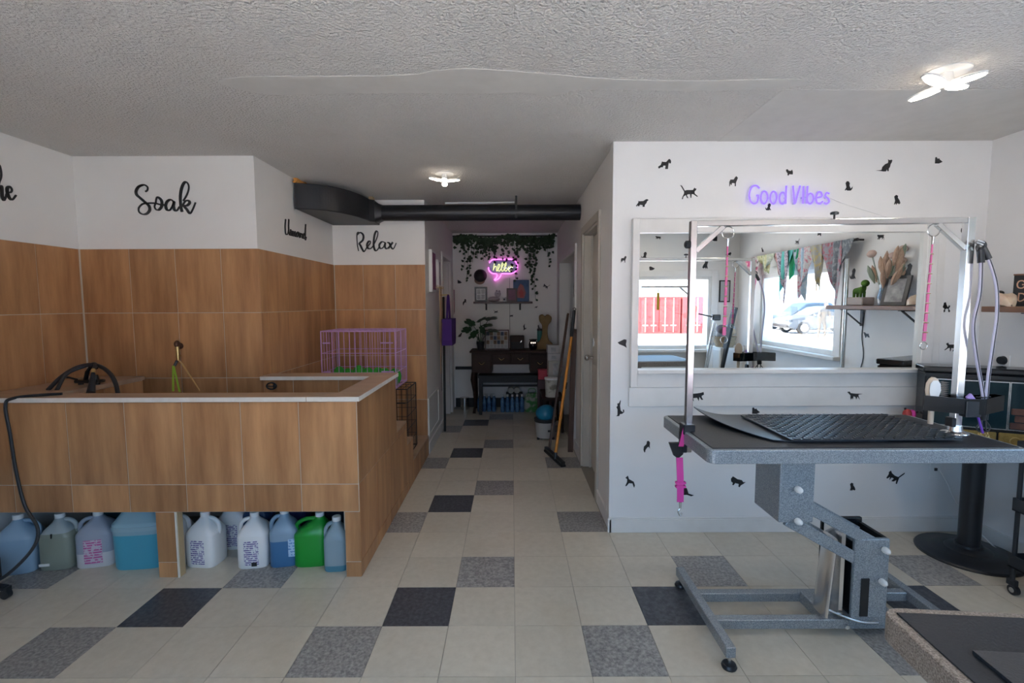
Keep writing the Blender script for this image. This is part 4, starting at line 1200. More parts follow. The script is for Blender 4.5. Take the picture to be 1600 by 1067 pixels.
for x0, x1 in ((.03, .175), (.185, .33), (.34, .475)):
    p = MB().box(x0, x1, -.010, .001, .012, .095).build('gold_panel', 'gold', fp, bevel=.004)
    MB().box(x0 + .02, x1 - .02, -.014, -.010, .025, .08).build('relief', 'gold', p, bevel=.002)
    ring(((x0 + x1) / 2, -.014, .052), .022, .003, 'xz', 14).build('handle_ring', 'brass', p)
# fire: holder with red and pink combs beside it
hd = thing('comb_holder', 'black mesh pot with red and pink combs beside the heater', 'holder', (2.41, 2.90, .645))
MB().lathe([(.001, 0), (.030, 0), (.042, .13), (.039, .13), (.028, .006), (.001, .006)], 14).build('pot', 'black_plastic', hd, smooth=True)
MB().ball((-.018, -.005, .15), .026, .020, .034).build('red_handle', 'red_paint', hd, smooth=True)
MB().ball((.016, .0, .148), .022, .018, .03).build('pink_handle', 'pink_strap', hd, smooth=True)
MB().cyl((-.02, 0, .16), (-.03, 0, .19), .006, n=8).cyl((.02, 0, .15), (.05, 0, .165), .006, n=8).build('black_tip', 'black_plastic', hd, smooth=True)
# sockets and cords
sk = thing('wall_socket', 'white socket plate with black plug on the right wall', 'socket', (XR - .001, 2.86, 1.115), PI / 2)
MB().box(-.038, .038, 0, .006, -.045, .045).build('plate', 'white_plastic', sk, bevel=.002)
MB().lathe([(.001, 0), (.026, 0), (.022, .02), (.001, .02)], 18).build('plug', 'black_plastic', sk, loc=(0, .006, .012), rot=(-PI / 2, 0, 0), smooth=True)
MB().cyl((0, .006, -.028), (0, .012, -.028), .006, n=10).build('switch', 'black_plastic', sk)
s2 = thing('wall_socket', 'white socket plate low on the partition under the table', 'socket', (2.70, YP - .001, .40), PI)
MB().box(-.036, .036, 0, .006, -.058, .058).build('plate', 'white_plastic', s2, bevel=.002)
MB().box(-.008, .008, .006, .012, .0, .018).build('plug_hole', 'black_plastic', s2)
tag(MB().tube(spline([(2.715, YP - .01, .42), (2.76, YP - .03, .33), (2.80, YP - .05, .22), (2.84, YP - .10, .14), (2.87, 2.86, .05), (2.86, 2.72, .01), (2.84, 2.6, .045)], 6), .004, 6).build('power_cord', 'white_plastic', smooth=True), 'white power cord hanging from the low socket past the pedestal', 'cord')

# rolling cart at the right picture edge
ct = thing('rolling_cart', 'black rolling trolley with a caster at the right picture edge', 'trolley', (2.60, 2.235, 0))
for z in (.14, .43, .72):
    MB().box(-.09, .30, -.16, .13, z, z + .006).box(-.09, -.084, -.16, .13, z, z + .065).box(.294, .30, -.16, .13, z, z + .065).box(-.084, .294, -.16, -.154, z, z + .065).box(-.084, .294, .124, .13, z, z + .065).build('tray', 'black_plastic', ct)
for x in (-.075, .285):
    for y in (-.145, .115):
        MB().cyl((x, y, .06), (x, y, .72), .010, n=10).build('upright', 'black_plastic', ct, smooth=True)
        c = MB().box(x - .014, x + .014, y - .02, y + .02, .045, .075).build('caster', 'black_plastic', ct, bevel=.003)
        MB().cyl((x - .010, y - .01, .0255), (x + .010, y - .01, .0255), .025, n=18).build('wheel', 'black_plastic', c, smooth=True)
        MB().cyl((x - .0125, y - .01, .0255), (x + .0125, y - .01, .0255), .013, n=14).build('wheel_hub', 'steel', c, smooth=True)

# shelf on the right wall ---------------------------------------------
sh = thing('wall_shelf', 'walnut plank shelf on black brackets on the right wall', 'shelf', (XR, 1.82, 1.415))
MB().box(-.20, -.001, 0, 1.0, 0, .032).build('plank', 'walnut', sh, bevel=.003)
for y in (.17, .78):
    MB().bar((-.006, y, -.14), (-.006, y, 0), .03, .005, (1, 0, 0)).bar((-.006, y, -.13), (-.16, y, -.006), .022, .005).bar((-.004, y, -.004), (-.18, y, -.004), .03, .005).build('bracket', 'black_matte', sh)
SZ = 1.448
cs = thing('conch_shell', 'cream conch shell resting on the walnut shelf', 'shell', (2.757, 2.715, SZ))
MB().loft([[(x + 0, r * math.cos(a) * .8, r * .72 + r * .72 * math.sin(a) + .01 * math.sin(3 * a)) for a in [2 * PI * k / 14 for k in range(14)]] for x, r in ((-.055, .006), (-.045, .03), (-.02, .048), (.01, .055), (.035, .04), (.05, .022), (.065, .008))]).build('shell_body', mat('shell_cream', (.72, .60, .44), .4, col2=(.62, .42, .30), noise=(25, 4)), cs, rot=(0, 0, 1.2), smooth=True)
MB().ball((.02, .06, .075), .018, .022, .014).build('dark_spire', 'black_matte', cs, smooth=True)
sg = thing('wooden_sign', 'small black wooden sign with copper script standing on the shelf', 'sign', (2.872, 2.69, SZ), PI / 2 * 1.35)
MB().box(-.075, .075, -.008, .008, 0, .175).build('board', 'black_matte', sg, bevel=.002)
MB().box(-.077, .077, -.010, .010, .172, .180).build('board_edge', 'walnut', sg)
mat('copper_ink', (.75, .45, .30), .35, metal=.6)


def script(parent, strokes, o, u, v, sx, r, m, nm='lettering'):
    g = MB()
    for st in strokes:
        g.ribbon([(x * sx, y * sx, r) for x, y in spline(st, 5)], o, u, v, .0015)
    return g.build(nm, m, parent)


script(sg, [[(26, 24), (20, 30), (10, 28), (6, 16), (10, 4), (20, 2), (26, 8), (26, 15), (19, 15)], ell(38, 10, 8, 9) + [(46, 10)], ell(58, 10, 8, 9) + [(66, 10)], ell(78, 10, 8, 9) + [(86, 10)], [(86, 34), (86, 2), (92, 3)]],
       (.068, .0085, .098), (-1, 0, 0), (0, 0, 1), .00145, .006, 'copper_ink')
script(sg, [[(10, 30), (10, 2), (22, 4), (28, 16), (22, 28), (8, 30)], ell(44, 10, 9, 9) + [(53, 10)], [(53, 18), (53, 2), (58, 3)], [(66, 18), (68, 4), (78, 4)], [(80, 18), (79, -4), (72, -12), (64, -8)]],
       (.064, .0085, .028), (-1, 0, 0), (0, 0, 1), .00145, .006, 'copper_ink')
pp = thing('dog_planter', 'grey planter box with a moss dog figure on the shelf', 'planter', (2.81, 2.10, SZ))
MB().box(-.05, .05, -.09, .10, 0, .065).build('planter_box', mat('box_taupe', (.42, .36, .33), .6), pp, bevel=.006)
mo = MB().loft([[(r * math.cos(a), y, z + r * math.sin(a)) for a in [2 * PI * k / 10 for k in range(10)]] for y, r, z in ((-.06, .01, .115), (-.05, .024, .115), (.0, .026, .12), (.03, .028, .125), (.045, .02, .14))])
mo.ball((0, .055, .175), .028, .032, .028)
for x in (-.014, .014):
    for y in (-.045, .03):
        mo.cyl((x, y, .064), (x, y, .11), .009, .011, 8)
mo.build('moss_dog', mat('moss', (.10, .22, .03), .95, col2=(.05, .13, .02), noise=(60, 3), bump=(120, 1)), pp, smooth=True)
fv = thing('flower_vase', 'glass vase with dried pampas and pink flowers on the shelf', 'vase', (2.83, 2.33, SZ))
MB().lathe([(.001, 0), (.035, 0), (.045, .06), (.03, .13), (.036, .16), (.033, .16), (.027, .13), (.041, .06), (.001, .008)], 18).build('vase', 'clear_plastic', fv, smooth=True)
mat('pampas', (.62, .44, .33), .95, col2=(.50, .33, .24), noise=(40, 3))
mat('bloom', (.66, .50, .44), .9)
mat('sage', (.30, .36, .28), .9)
for k in range(24):
    a, l = RND.uniform(0, 2 * PI), RND.uniform(.06, .27)
    tip = (.075 * math.cos(a), .14 * math.sin(a), .15 + l)
    st = MB().tube(spline([(0, 0, .02), (tip[0] * .3, tip[1] * .3, .15), tip], 4), .002, 5).build('stem', 'sage', fv)
    d = Vector(tip).normalized()
    P0 = Vector(tip) - d * .05
    if k % 4 == 0:
        MB().ball(tip, .03, .03, .026, 10, 7).build('bloom', 'bloom', st, smooth=True)
    else:
        MB().tube([P0 - d * .06, P0, P0 + d * .05, P0 + d * .09], [.004, .019, .017, .002], 8).build('plume', 'sage' if k % 6 == 5 else 'pampas', st, smooth=True)
pf = thing('photo_frame', 'grey photo frame leaning on the walnut shelf', 'picture frame', (2.79, 2.47, SZ), -PI / 2 - .35)
M_ = Matrix.Rotation(-.28, 4, 'X')
MB().box(-.085, .085, -.009, .009, 0, .225, M_).build('frame', mat('frame_grey', (.10, .10, .105), .4), pf)
MB().box(-.06, .06, .0092, .011, .025, .20, M_).build('photo', mat('photo_print', (.55, .55, .55), .5, col2=(.18, .18, .19), noise=(14, 3)), pf)
MB().box(-.06, .06, -.011, -.0092, .025, .20, M_).build('photo', 'photo_print', pf)
tag(MB().tube(spline([(XR - .004, 2.02, 1.41), (XR - .004, 2.00, 1.2), (XR - .004, 2.03, 1.02), (XR - .004, 1.98, .8), (XR - .004, 2.0, .4)], 5), .003, 6).build('hanging_cord', 'black_matte', smooth=True), 'thin dark cord hanging down below the walnut shelf', 'cord')

# ------------------------------------------------------------------ jugs stored under the tub
def sup(w, d, z, n=24, e=.45, cx=0, cy=0):
    out = []
    for k in range(n):
        a = 2 * PI * k / n
        c, s = math.cos(a), math.sin(a)
        out.append((cx + w / 2 * math.copysign(abs(c) ** e, c), cy + d / 2 * math.copysign(abs(s) ** e, s), z))
    return out


def plastic(name, col, z0=None, low=None, rough=.3):
    return mat(name, col, rough, spec=.45, mode=level(z0, low) if z0 else None)


LBL = {}


def jug(label, x, y, rz, w, d, h, body, cap='white_plastic', lab=None, hs=1, neck=0.0, marks=()):
    """gallon jug: rounded body, sloping shoulders, loop handle, screw cap"""
    t = thing('jug', label, 'jug', (x, y, 0), rz, 'shampoo and cleaner jugs under the tub')
    nx = neck * w
    secs = [sup(w * .93, d * .93, 0), sup(w, d, .008), sup(w, d, h * .30), sup(w, d, h * .60), sup(w * .97, d * .97, h * .64), sup(w * .70, d * .80, h * .75, cx=nx * .5), sup(w * .36, d * .46, h * .86, e=.8, cx=nx * .9), sup(.045, .045, h * .915, e=1, cx=nx), sup(.042, .042, h * .95, e=1, cx=nx)]
    MB().loft(secs).build('body', body, t, smooth=True)
    MB().lathe([(.001, 0), (.024, 0), (.024, h * .07), (.022, h * .08), (.001, h * .08)], 18, (nx, 0, h * .925)).build('cap', cap, t, smooth=True)
    s = hs
    MB().tube(spline([(nx + s * .015, 0, h * .88), (s * w * .30 + nx * .4, 0, h * .865), (s * w * .45, 0, h * .78), (s * w * .475, 0, h * .66), (s * w * .44, 0, h * .58)], 5), .0115, 10).build('handle', body, t, smooth=True)
    if lab:
        lw = w * .40
        MB().grid(8, 2, lambda a, b: (-lw + 2 * lw * a, -d / 2 - .0012 + .010 * abs(2 * a - 1) ** 3, h * .08 + h * .46 * b)).build('paper_label', lab, t, smooth=True)
    for mx_, mz, mw, mh, mm in marks:
        MB().box(mx_, mx_ + mw, -d / 2 - .0022, -d / 2 + .004, mz, mz + mh).build('print_mark', mm, t)
    return t


PRP = mat('label_purple', (.78, .78, .80), .5, mode=stripes(2, 85, .55, (.14, .10, .30), 90, .45))
PNK = mat('label_pink', (.55, .50, .58), .5, mode=stripes(2, 70, .6, (.50, .10, .30), 60, .45))
BLU = mat('label_blue', (.45, .62, .80), .5, mode=stripes(2, 60, .5, (.12, .28, .55), 70, .5))
jug('pale blue translucent jug at the far left under the tub', -2.755, 2.62, .3, .19, .16, .312, plastic('jug_ice', (.27, .40, .53)), marks=())
jug('clear jug of yellowish liquid under the tub', -2.565, 2.665, .2, .165, .15, .298, plastic('jug_olive', (.40, .45, .46), .205, (.26, .29, .24)), hs=1, marks=((-.005, .185, .005, .025, 'black_matte'), (-.07, .03, .05, .014, 'white_plastic')))
jug('translucent jug with pink label and white liquid under the tub', -2.37, 2.69, .25, .19, .15, .300, plastic('jug_pinky', (.34, .38, .46), .085, (.60, .60, .62)), lab=PNK, hs=-1)
# wide blue refill tub
bt = thing('refill_container', 'wide translucent turquoise refill container under the tub', 'container', (-2.105, 2.68, 0), .12, 'shampoo and cleaner jugs under the tub')
MB().loft([sup(.245, .16, 0), sup(.255, .17, .012), sup(.265, .18, .22), sup(.268, .182, .225), sup(.268, .182, .262), sup(.25, .17, .27), sup(.16, .11, .33)]).build('body', plastic('tub_turquoise', (.26, .42, .50), .20, (.07, .36, .50)), bt, smooth=True)
MB().loft([sup(.275, .188, .224), sup(.278, .19, .235), sup(.275, .188, .246)]).build('rim_band', mat('tub_band', (.30, .45, .52), .35), bt, smooth=True)
MB().box(-.05, .05, -.015, .015, .315, .345).build('grip', 'tub_band', bt, bevel=.006)
jug('white jug half hidden behind the tub support', -1.925, 2.70, 0, .14, .14, .30, 'white_plastic', lab=PRP)
jug('white jug with purple print right of the tub support', -1.755, 2.685, -.1, .175, .15, .298, 'white_plastic', lab=PRP, hs=1)
jug('white jug with purple print standing in the back row', -1.70, 2.88, .1, .17, .14, .29, 'white_plastic', lab=PRP)
jug('dark blue jug in the back row between the white jugs', -1.55, 2.88, 0, .16, .14, .33, plastic('jug_navy', (.02, .06, .16)), cap='black_plastic')
jug('white jug with a purple print and barcode in the middle', -1.468, 2.675, .15, .165, .15, .298, 'white_plastic', lab=PRP, hs=-1, marks=((.0, .016, .028, .022, 'black_matte'),))
jug('jug of blue liquid with a light blue label', -1.302, 2.685, .2, .15, .14, .31, plastic('jug_blue', (.25, .36, .47), .150, (.055, .17, .34)), lab=None, hs=-1, marks=((.03, .06, .038, .10, BLU),))
jug('bright green plastic jug with white cap', -1.145, 2.69, .1, .185, .15, .288, 'green_plastic', hs=-1, neck=.22)
jug('grey translucent jug beside the right tub support', -.985, 2.63, .1, .13, .13, .29, plastic('jug_grey', (.26, .35, .40), .035, (.08, .24, .32)), hs=-1)
jug('dark teal jug far back between clear jugs', -2.50, 2.95, 0, .2, .15, .33, plastic('jug_teal', (.02, .09, .12)), cap='black_plastic')
jug('dark violet jug behind the blue liquid jug', -1.36, 2.95, 0, .17, .14, .32, plastic('jug_plum', (.04, .04, .13)), cap='black_plastic')
jug('dark jug in the back row behind the green jug', -1.12, 2.95, 0, .17, .14, .33, plastic('jug_night', (.015, .03, .06)), cap='black_plastic')

# ------------------------------------------------------------------ wire crates on the steps
def crate(label, x0, x1, y0, y1, z0, z1, m, nx, ny, r, hz):
    t = thing('wire_crate', label, 'crate', ((x0 + x1) / 2, (y0 + y1) / 2, z0))
    X, Y, Z = (x1 - x0) / 2, (y1 - y0) / 2, z1 - z0

    def panel(pfn, n, rows, nm):
        mb = MB()
        for k in range(n + 1):
            mb.cyl(pfn(k / n, 0), pfn(k / n, 1), r, n=5)
        for q in rows:
            mb.cyl(pfn(0, q), pfn(1, q), r * 1.1, n=5)
        return mb.build(nm, m, t)
    panel(lambda s, q: (-X + 2 * X * s, -Y, Z * q), nx, hz, 'front_panel')
    panel(lambda s, q: (-X + 2 * X * s, Y, Z * q), nx, hz, 'back_panel')
    panel(lambda s, q: (-X, -Y + 2 * Y * s, Z * q), ny, hz, 'side_panel')
    panel(lambda s, q: (X, -Y + 2 * Y * s, Z * q), ny, hz, 'side_panel')
    panel(lambda s, q: (-X + 2 * X * s, -Y + 2 * Y * q, Z), nx, (0, .33, .66, 1), 'top_panel')
    panel(lambda s, q: (-X + 2 * X * s, -Y + 2 * Y * q, r * 1.2), nx, (0, .5, 1), 'floor_panel')
    f = MB()
    for a in (-X, X):
        f.cyl((a, -Y, Z), (a, Y, Z), r * 2, n=6).cyl((a, -Y, r * 2), (a, Y, r * 2), r * 2, n=6)
        for b in (-Y, Y):
            f.cyl((a, b, r * 2), (a, b, Z), r * 2, n=6)
    for b in (-Y, Y):
        f.cyl((-X, b, Z), (X, b, Z), r * 2, n=6).cyl((-X, b, r * 2), (X, b, r * 2), r * 2, n=6)
    f.build('frame', m, t)
    lt = MB()
    for z in (.3, .8):
        lt.bar((X * .62, -Y - .006, Z * z), (X * .95, -Y - .006, Z * z), .006, .010)
        lt.bar((-X * .95, -Y - .006, Z * z), (-X * .75, -Y - .006, Z * z), .006, .010)
    lt.build('latch', m, t)
    return t


crate('black folded wire crate standing on the lowest tub step', -1.50, -.872, 3.985, 4.345, .192, .765, 'black_matte', 14, 8, .0022, (0, .2, .4, .6, .8, 1))
pc = crate('lilac wire dog crate stacked on the black crate', -1.575, -.965, 3.99, 4.40, .771, 1.248, 'purple_wire', 13, 7, .0026, (0, .28, .62, 1))
gb = thing('crate_bedding', 'bright green bedding inside the lilac crate', 'bedding', (-1.27, 4.19, .778))
for k in range(7):
    MB().ball((-.20 + .078 * k, -.08 + RND.uniform(-.03, .05), .075), .055, .07, .07 + RND.uniform(0, .035), 12, 8).build('fold', 'green_felt', gb, smooth=True)
tag(MB().ball((-1.02, 4.17, .245), .05, .08, .05, 12, 8).ball((-1.05, 4.15, .23), .06, .08, .035, 12, 8).build('green_towel', 'green_felt', smooth=True), 'dark green cloth lying inside the black crate', 'cloth')

# ------------------------------------------------------------------ taps, hoses and fittings at the tub
wt = thing('tap_fitting', 'dark brass tap cluster on the tiled wall with lime and tan leads', 'tap', (-2.243, YB - .016, 1.15))
MB().lathe([(.001, 0), (.022, 0), (.018, .02), (.010, .03), (.001, .03)], 12).build('flange', mat('rust_brass', (.11, .05, .03), .5, metal=.5), wt, loc=(0, 0, .045), rot=(PI / 2, 0, 0), smooth=True)
MB().ball((0, -.03, .06), .018, .02, .024).build('tap_head', 'rust_brass', wt, smooth=True)
MB().cyl((0, -.03, .045), (.002, -.03, -.05), .013, .010, 10).cyl((-.012, -.03, .02), (.014, -.03, .012), .007, n=8).cyl((-.012, -.03, -.012), (.016, -.03, -.02), .007, n=8).build('tap_body', 'brass', wt, smooth=True)
MB().cyl((-.006, -.03, -.05), (-.018, -.04, -.085), .009, n=8).build('black_grip', 'black_plastic', wt, smooth=True)
mat('lime_strap', (.30, .50, .04), .6)
mat('tan_strap', (.62, .36, .14), .6)
MB().grid(1, 5, lambda s, t: (-.026 + .012 * s + .075 * t, -.05 - .12 * t, -.085 - .15 * t), .003).build('lime_lead', 'lime_strap', wt)
MB().grid(1, 5, lambda s, t: (-.018 + .012 * s + .105 * t, -.055 - .11 * t, -.09 - .15 * t), .003).build('lime_lead', 'lime_strap', wt)
MB().tube([(.004, -.03, -.05), (.035, -.04, -.075), (.225, -.17, -.23)], [.005, .006, .0035], 8).build('tan_lead', 'tan_strap', wt, smooth=True)

hs = thing('shower_hose', 'black spray hose looped over a mixer on the tub ledge', 'hose', (-2.62, 2.86, .991))
MB().tube(spline([(-.02, -.13, .0), (-.01, -.06, .06), (.02, .0, .105), (.08, .03, .125), (.16, .02, .115), (.25, -.02, .075), (.32, -.07, .02), (.37, -.12, -.05)], 6), .0115, 10).build('hose', 'black_plastic', hs, smooth=True)
MB().tube(spline([(.03, -.13, .0), (.02, -.05, .08), (.06, .02, .115), (.12, .03, .13), (.155, -.02, .105)], 6), .010, 10).build('hose', 'black_plastic', hs, smooth=True)
MB().tube([(.16, -.03, .105), (.17, -.045, .085)], [.010, .012], 10).build('brass_coupling', 'brass', hs, smooth=True)
MB().tube([(.17, -.045, .085), (.19, -.08, .03), (.205, -.11, -.02)], [.010, .016, .022], 10).build('spray_nozzle', 'black_plastic', hs, smooth=True)
MB().box(-.02, .13, .03, .09, .012, .032).build('mixer_body', 'black_gloss', hs, bevel=.006)
MB().cyl((.03, .06, .03), (.045, .06, .08), .012, n=10).tube(spline([(.045, .06, .08), (.08, .05, .11), (.12, .04, .105)], 4), .010, 8).build('mixer_spout', 'black_gloss', hs, smooth=True)
MB().tube([(-.02, .06, .03), (-.06, .05, .045), (-.10, .04, .048)], [.006, .006, .008], 8).build('mixer_lever', 'black_gloss', hs, smooth=True)
MB().cyl((.09, .06, .03), (.09, .06, .06), .02, .014, 14).build('mixer_knob', 'black_gloss', hs, smooth=True)
MB().cyl((.0, .06, 0), (.0, .06, .014), .014, n=12).build('mixer_leg', 'black_gloss', hs)
MB().cyl((.1, .06, 0), (.1, .06, .014), .014, n=12).build('mixer_leg', 'black_gloss', hs)

dr = thing('stand_dryer', 'black stand dryer base with caster at the left picture edge', 'dryer', (-2.72, 2.33, 0))
MB().box(-.10, .105, -.09, .06, .075, .20).build('motor_box', 'black_plastic', dr, bevel=.012, seg=2)
for a in (.05, 2.3, 4.2):
    c, s = math.cos(a), math.sin(a)
    l = MB().bar((0, 0, .085), (.17 * c, .17 * s, .055), .035, .02).build('leg', 'black_plastic', dr, bevel=.003)
    x, y = .17 * c, .17 * s
    MB().box(x - .014, x + .014, y - .014, y + .014, .035, .062).build('caster', 'black_plastic', l)
    MB().cyl((x - .004, y - .012, .024), (x - .004, y + .012, .024), .0235, n=16).build('wheel', 'black_plastic', l, smooth=True)
MB().cyl((0, 0, .18), (0, 0, 1.15), .016, n=12).build('pole', 'black_plastic', dr, smooth=True)
MB().lathe([(.001, 0), (.08, .01), (.095, .08), (.09, .18), (.05, .22), (.001, .22)], 20, (0, 0, 1.12)).build('dryer_head', 'black_plastic', dr, smooth=True)
tag(MB().tube(spline([(-2.42, 2.58, .997), (-2.50, 2.545, .998), (-2.60, 2.50, .990), (-2.625, 2.480, .955), (-2.615, 2.482, .8), (-2.60, 2.482, .6), (-2.57, 2.482, .42), (-2.50, 2.47, .30), (-2.51, 2.44, .2), (-2.58, 2.36, .10), (-2.65, 2.30, .09)], 7), .008, 8).build('power_cord', 'black_plastic', smooth=True), 'black power cord draped over the tub rim down its front', 'cord')

# ------------------------------------------------------------------ corridor: left wall
ar = thing('vent_panel', 'white framed access panel low on the left corridor wall', 'panel', (XCL + .001, 4.70, .19), PI / 2)
MB().box(0, .60, -.006, 0, 0, .34).build('cover', 'trim_paint', ar)
MB().box(-.02, .62, -.012, -.0, -.02, 0).box(-.02, .62, -.012, 0, .34, .36).box(-.02, 0, -.012, 0, 0, .34).box(.60, .62, -.012, 0, 0, .34).build('frame', mat('frame_cream', (.75, .74, .70), .4), ar)


def wall_pic(label, y, z, w, h, x=XCL, m='photo_print'):
    t = thing('wall_picture', label, 'picture frame', (x, y, z), PI / 2)
    MB().box(-w / 2, w / 2, -.035, -.001, -h / 2, h / 2).build('frame', 'white_plastic', t, bevel=.003)
    MB().box(-w / 2 + .025, w / 2 - .025, -.037, -.035, -h / 2 + .025, h / 2 - .025).build('picture', m, t)


mat('plum_print', (.12, .02, .07), .5, col2=(.22, .05, .12), noise=(8, 3))
wall_pic('white framed plum coloured picture on the left corridor wall', 4.98, 1.80, .24, .42, m='plum_print')
wall_pic('narrow white framed picture beside the lead hooks', 5.36, 1.80, .14, .30)
hk = thing('lead_rack', 'row of hooks with tan and black leads on the left corridor wall', 'hook rack', (XCL + .001, 5.22, 1.62))
MB().box(0, .018, -.22, .3, 0, .05).build('rail', 'trim_paint', hk)
for k in range(5):
    y = -.18 + k * .11
    MB().tube(spline([(.018, y, .03), (.05, y, .02), (.055, y, .045)], 4), .004, 6).build('hook', 'brass', hk, smooth=True)
for y, l, w, m in ((.10, .95, .022, 'tan_strap'), (.04, .55, .016, 'brass'), (.16, 1.15, .018, 'black_matte'), (.20, .75, .014, 'tan_strap')):
    MB().grid(1, 6, lambda s, t: (.04 + .012 * math.sin(5 * t) * .3, y - w / 2 + w * s + .01 * math.sin(4 * t), .03 - l * t), .003).build('lead', m, hk)
tag(MB().cyl((XCL + .045, 5.52, 0.0), (XCL + .035, 5.62, 1.55), .014, n=10).build('black_pole', 'black_matte', smooth=True), 'slim black pole leaning on the left corridor wall', 'pole')
bg = thing('tote_bag', 'deep purple tote bag hanging on the left corridor wall', 'bag', (XCL + .09, 5.62, 0))
MB().loft([[(x * .06 + .0, y, z) for x, y in [(-1, -.20 * q), (1, -.20 * q), (1, .22 * q), (-1, .22 * q)]] for z, q in ((1.0, .75), (1.06, .95), (1.3, 1.0))]).build('body', 'purple_cloth', bg)
MB().grid(1, 10, lambda s, t: (-.02 + .0 * s, -.12 + .24 * t + .0, 1.30 + .27 * math.sin(PI * t)), .004).tube([(0, -.12 + .24 * q, 1.3 + .27 * math.sin(PI * q)) for q in [k / 12 for k in range(13)]], .012, 8).build('strap', 'purple_cloth', bg, smooth=True)
MB().bar((-.09, 0, 1.57), (.01, 0, 1.575), .012, .012).build('peg', 'brass', bg)
tag(MB().grid(3, 6, lambda s, t: (XCL + .015 + .02 * math.sin(6 * s) * .3 + .02, 6.60 + .11 * s, 1.66 - .33 * t * (1 - .3 * s)), .006).build('pink_towel', mat('towel_pink', (.45, .30, .33), .95), smooth=True), 'small dusky pink towel hanging beside the corridor door', 'towel')

# ------------------------------------------------------------------ corridor: end wall
vg = thing('vine_garland', 'artificial ivy garland hanging from a rod below the corridor ceiling', 'garland', (0, YE - .06, 0))
MB().cyl((XCL + .01, 0, 2.40), (XCR - .01, 0, 2.40), .010, n=8).build('rod', 'black_matte', vg, smooth=True)
lf, sm_ = MB(), MB()


def leaf(mb, c, s, a, b):
    u = Vector((math.cos(a), .25 * math.sin(b), math.sin(a)))
    v = Vector((-math.sin(a), .45 * math.cos(b), math.cos(a)))
    c = Vector(c)
    pts = [c - u * s * .5, c + v * s * .42 - u * s * .1, c + u * s * .62, c - v * s * .42 - u * s * .1]
    n = u.cross(v).normalized() * .0012
    mb.add(pts + [p + n for p in pts], [(0, 1, 2, 3), (7, 6, 5, 4), (0, 4, 5, 1), (1, 5, 6, 2), (2, 6, 7, 3), (3, 7, 4, 0)])


for k in range(430):
    x = RND.uniform(XCL + .02, XCR - .05)
    leaf(lf, (x, RND.uniform(-.05, .03), 2.42 - abs(RND.gauss(0, .08)) - .06 * math.sin(5 * x) ** 2), RND.uniform(.04, .062), RND.uniform(0, 6.3), RND.uniform(0, 6.3))
strands = [(-.62, .62, 13), (-.57, .55, 12), (-.66, .45, 10), (-.52, .35, 8), (-.45, .30, 9), (-.38, .33, 9), (-.30, .34, 9), (-.22, .36, 9), (-.14, .36, 10), (-.08, .34, 8), (0.02, .50, 14), (.055, .62, 14), (.24, .45, 10), (.27, .52, 12), (.31, .72, 15), (.335, .88, 17), (.29, .45, 12), (.50, .42, 9), (.35, .40, 12), (-.72, .22, 6), (.45, .2, 7), (-.34, .26, 7)]
for x, l, n in strands:
    pts = [(x + .02 * math.sin(3 * t + x * 9), -.02, 2.39 - l * t) for t in [k / 6 for k in range(7)]]
    sm_.tube(pts, .0018, 4)
    for k in range(n):
        t = (k + RND.random()) / n
        leaf(lf, (x + .02 * math.sin(3 * t + x * 9) + RND.uniform(-.03, .03), -.02 + RND.uniform(-.02, .015), 2.39 - l * t), RND.uniform(.036, .052), RND.uniform(0, 6.3), RND.uniform(0, 6.3))
sm_.build('stems', 'leaf_dark', vg, kind='stuff')
lf.build('leaves', 'leaf_dark', vg, kind='stuff')

es = thing('small_shelf', 'dark red-brown shelf on black brackets under the pink neon sign', 'shelf', (0, YE - .001, 1.47))
MB().box(-.53, .285, -.15, 0, 0, .028).build('plank', mat('red_brown', (.06, .018, .018), .4), es, bevel=.003)
for x in (-.36, .115):
    MB().box(x - .012, x + .012, -.012, 0, -.09, 0).box(x - .012, x + .012, -.12, -.012, -.012, 0).build('bracket', 'black_matte', es)
ZS = 1.4985


def frame(label, x, y, z, w, h, m, border=.02, fm='black_plastic', panes=None):
    t = thing('photo_frame', label, 'picture frame', (x, y, z))
    MB().box(-w / 2, w / 2, -.008, .008, 0, h).build('frame', fm, t, bevel=.002)
    if panes:
        nx, nz = panes
        for i in range(nx):
            for j in range(nz):
                a, b = (w - 2 * border) / nx, (h - 2 * border) / nz
                MB().box(-w / 2 + border + i * a + .004, -w / 2 + border + (i + 1) * a - .004, -.010, -.008, border + j * b + .004, border + (j + 1) * b - .004).build('photo', m, t)
    else:
        MB().box(-w / 2 + border, w / 2 - border, -.010, -.008, border, h - border).build('photo', m, t)
    return t


fr4 = frame('black frame with four small photos on the left of the small shelf', -.43, YE - .07, ZS, .175, .205, 'photo_print', .03, panes=(2, 2))
MB().box(-.062, .062, -.0085, -.008, .025, .18).build('passepartout', 'white_plastic', fr4)
frame('dark maroon framed picture in the middle of the small shelf', .0, YE - .06, ZS, .145, .185, 'plum_print', .022, 'red_brown')
cv = thing('canvas_picture', 'blue canvas with a red and pink blot leaning on the small shelf', 'picture', (.13, YE - .045, ZS))
MB().box(-.11, .11, -.012, .012, 0, .30).build('canvas', mat('canvas_blue', (.05, .10, .22), .7, col2=(.10, .16, .28), noise=(10, 3)), cv, bevel=.003)
MB().prism([(-.05, .05), (.04, .045), (.065, .12), (.03, .22), (-.01, .25), (-.045, .19), (-.06, .11)], (0, -.012, 0), (1, 0, 0), (0, 0, 1), .001).build('pink_shape', mat('paint_rose', (.42, .13, .13), .7), cv)
MB().prism([(-.02, .06), (.03, .06), (.035, .13), (.0, .17), (-.03, .13)], (0, -.013, 0), (1, 0, 0), (0, 0, 1), .001).build('red_shape', 'red_paint', cv)
pg = thing('plush_toy', 'grey and white plush toy sitting on the small shelf', 'plush toy', (-.25, YE - .08, ZS))
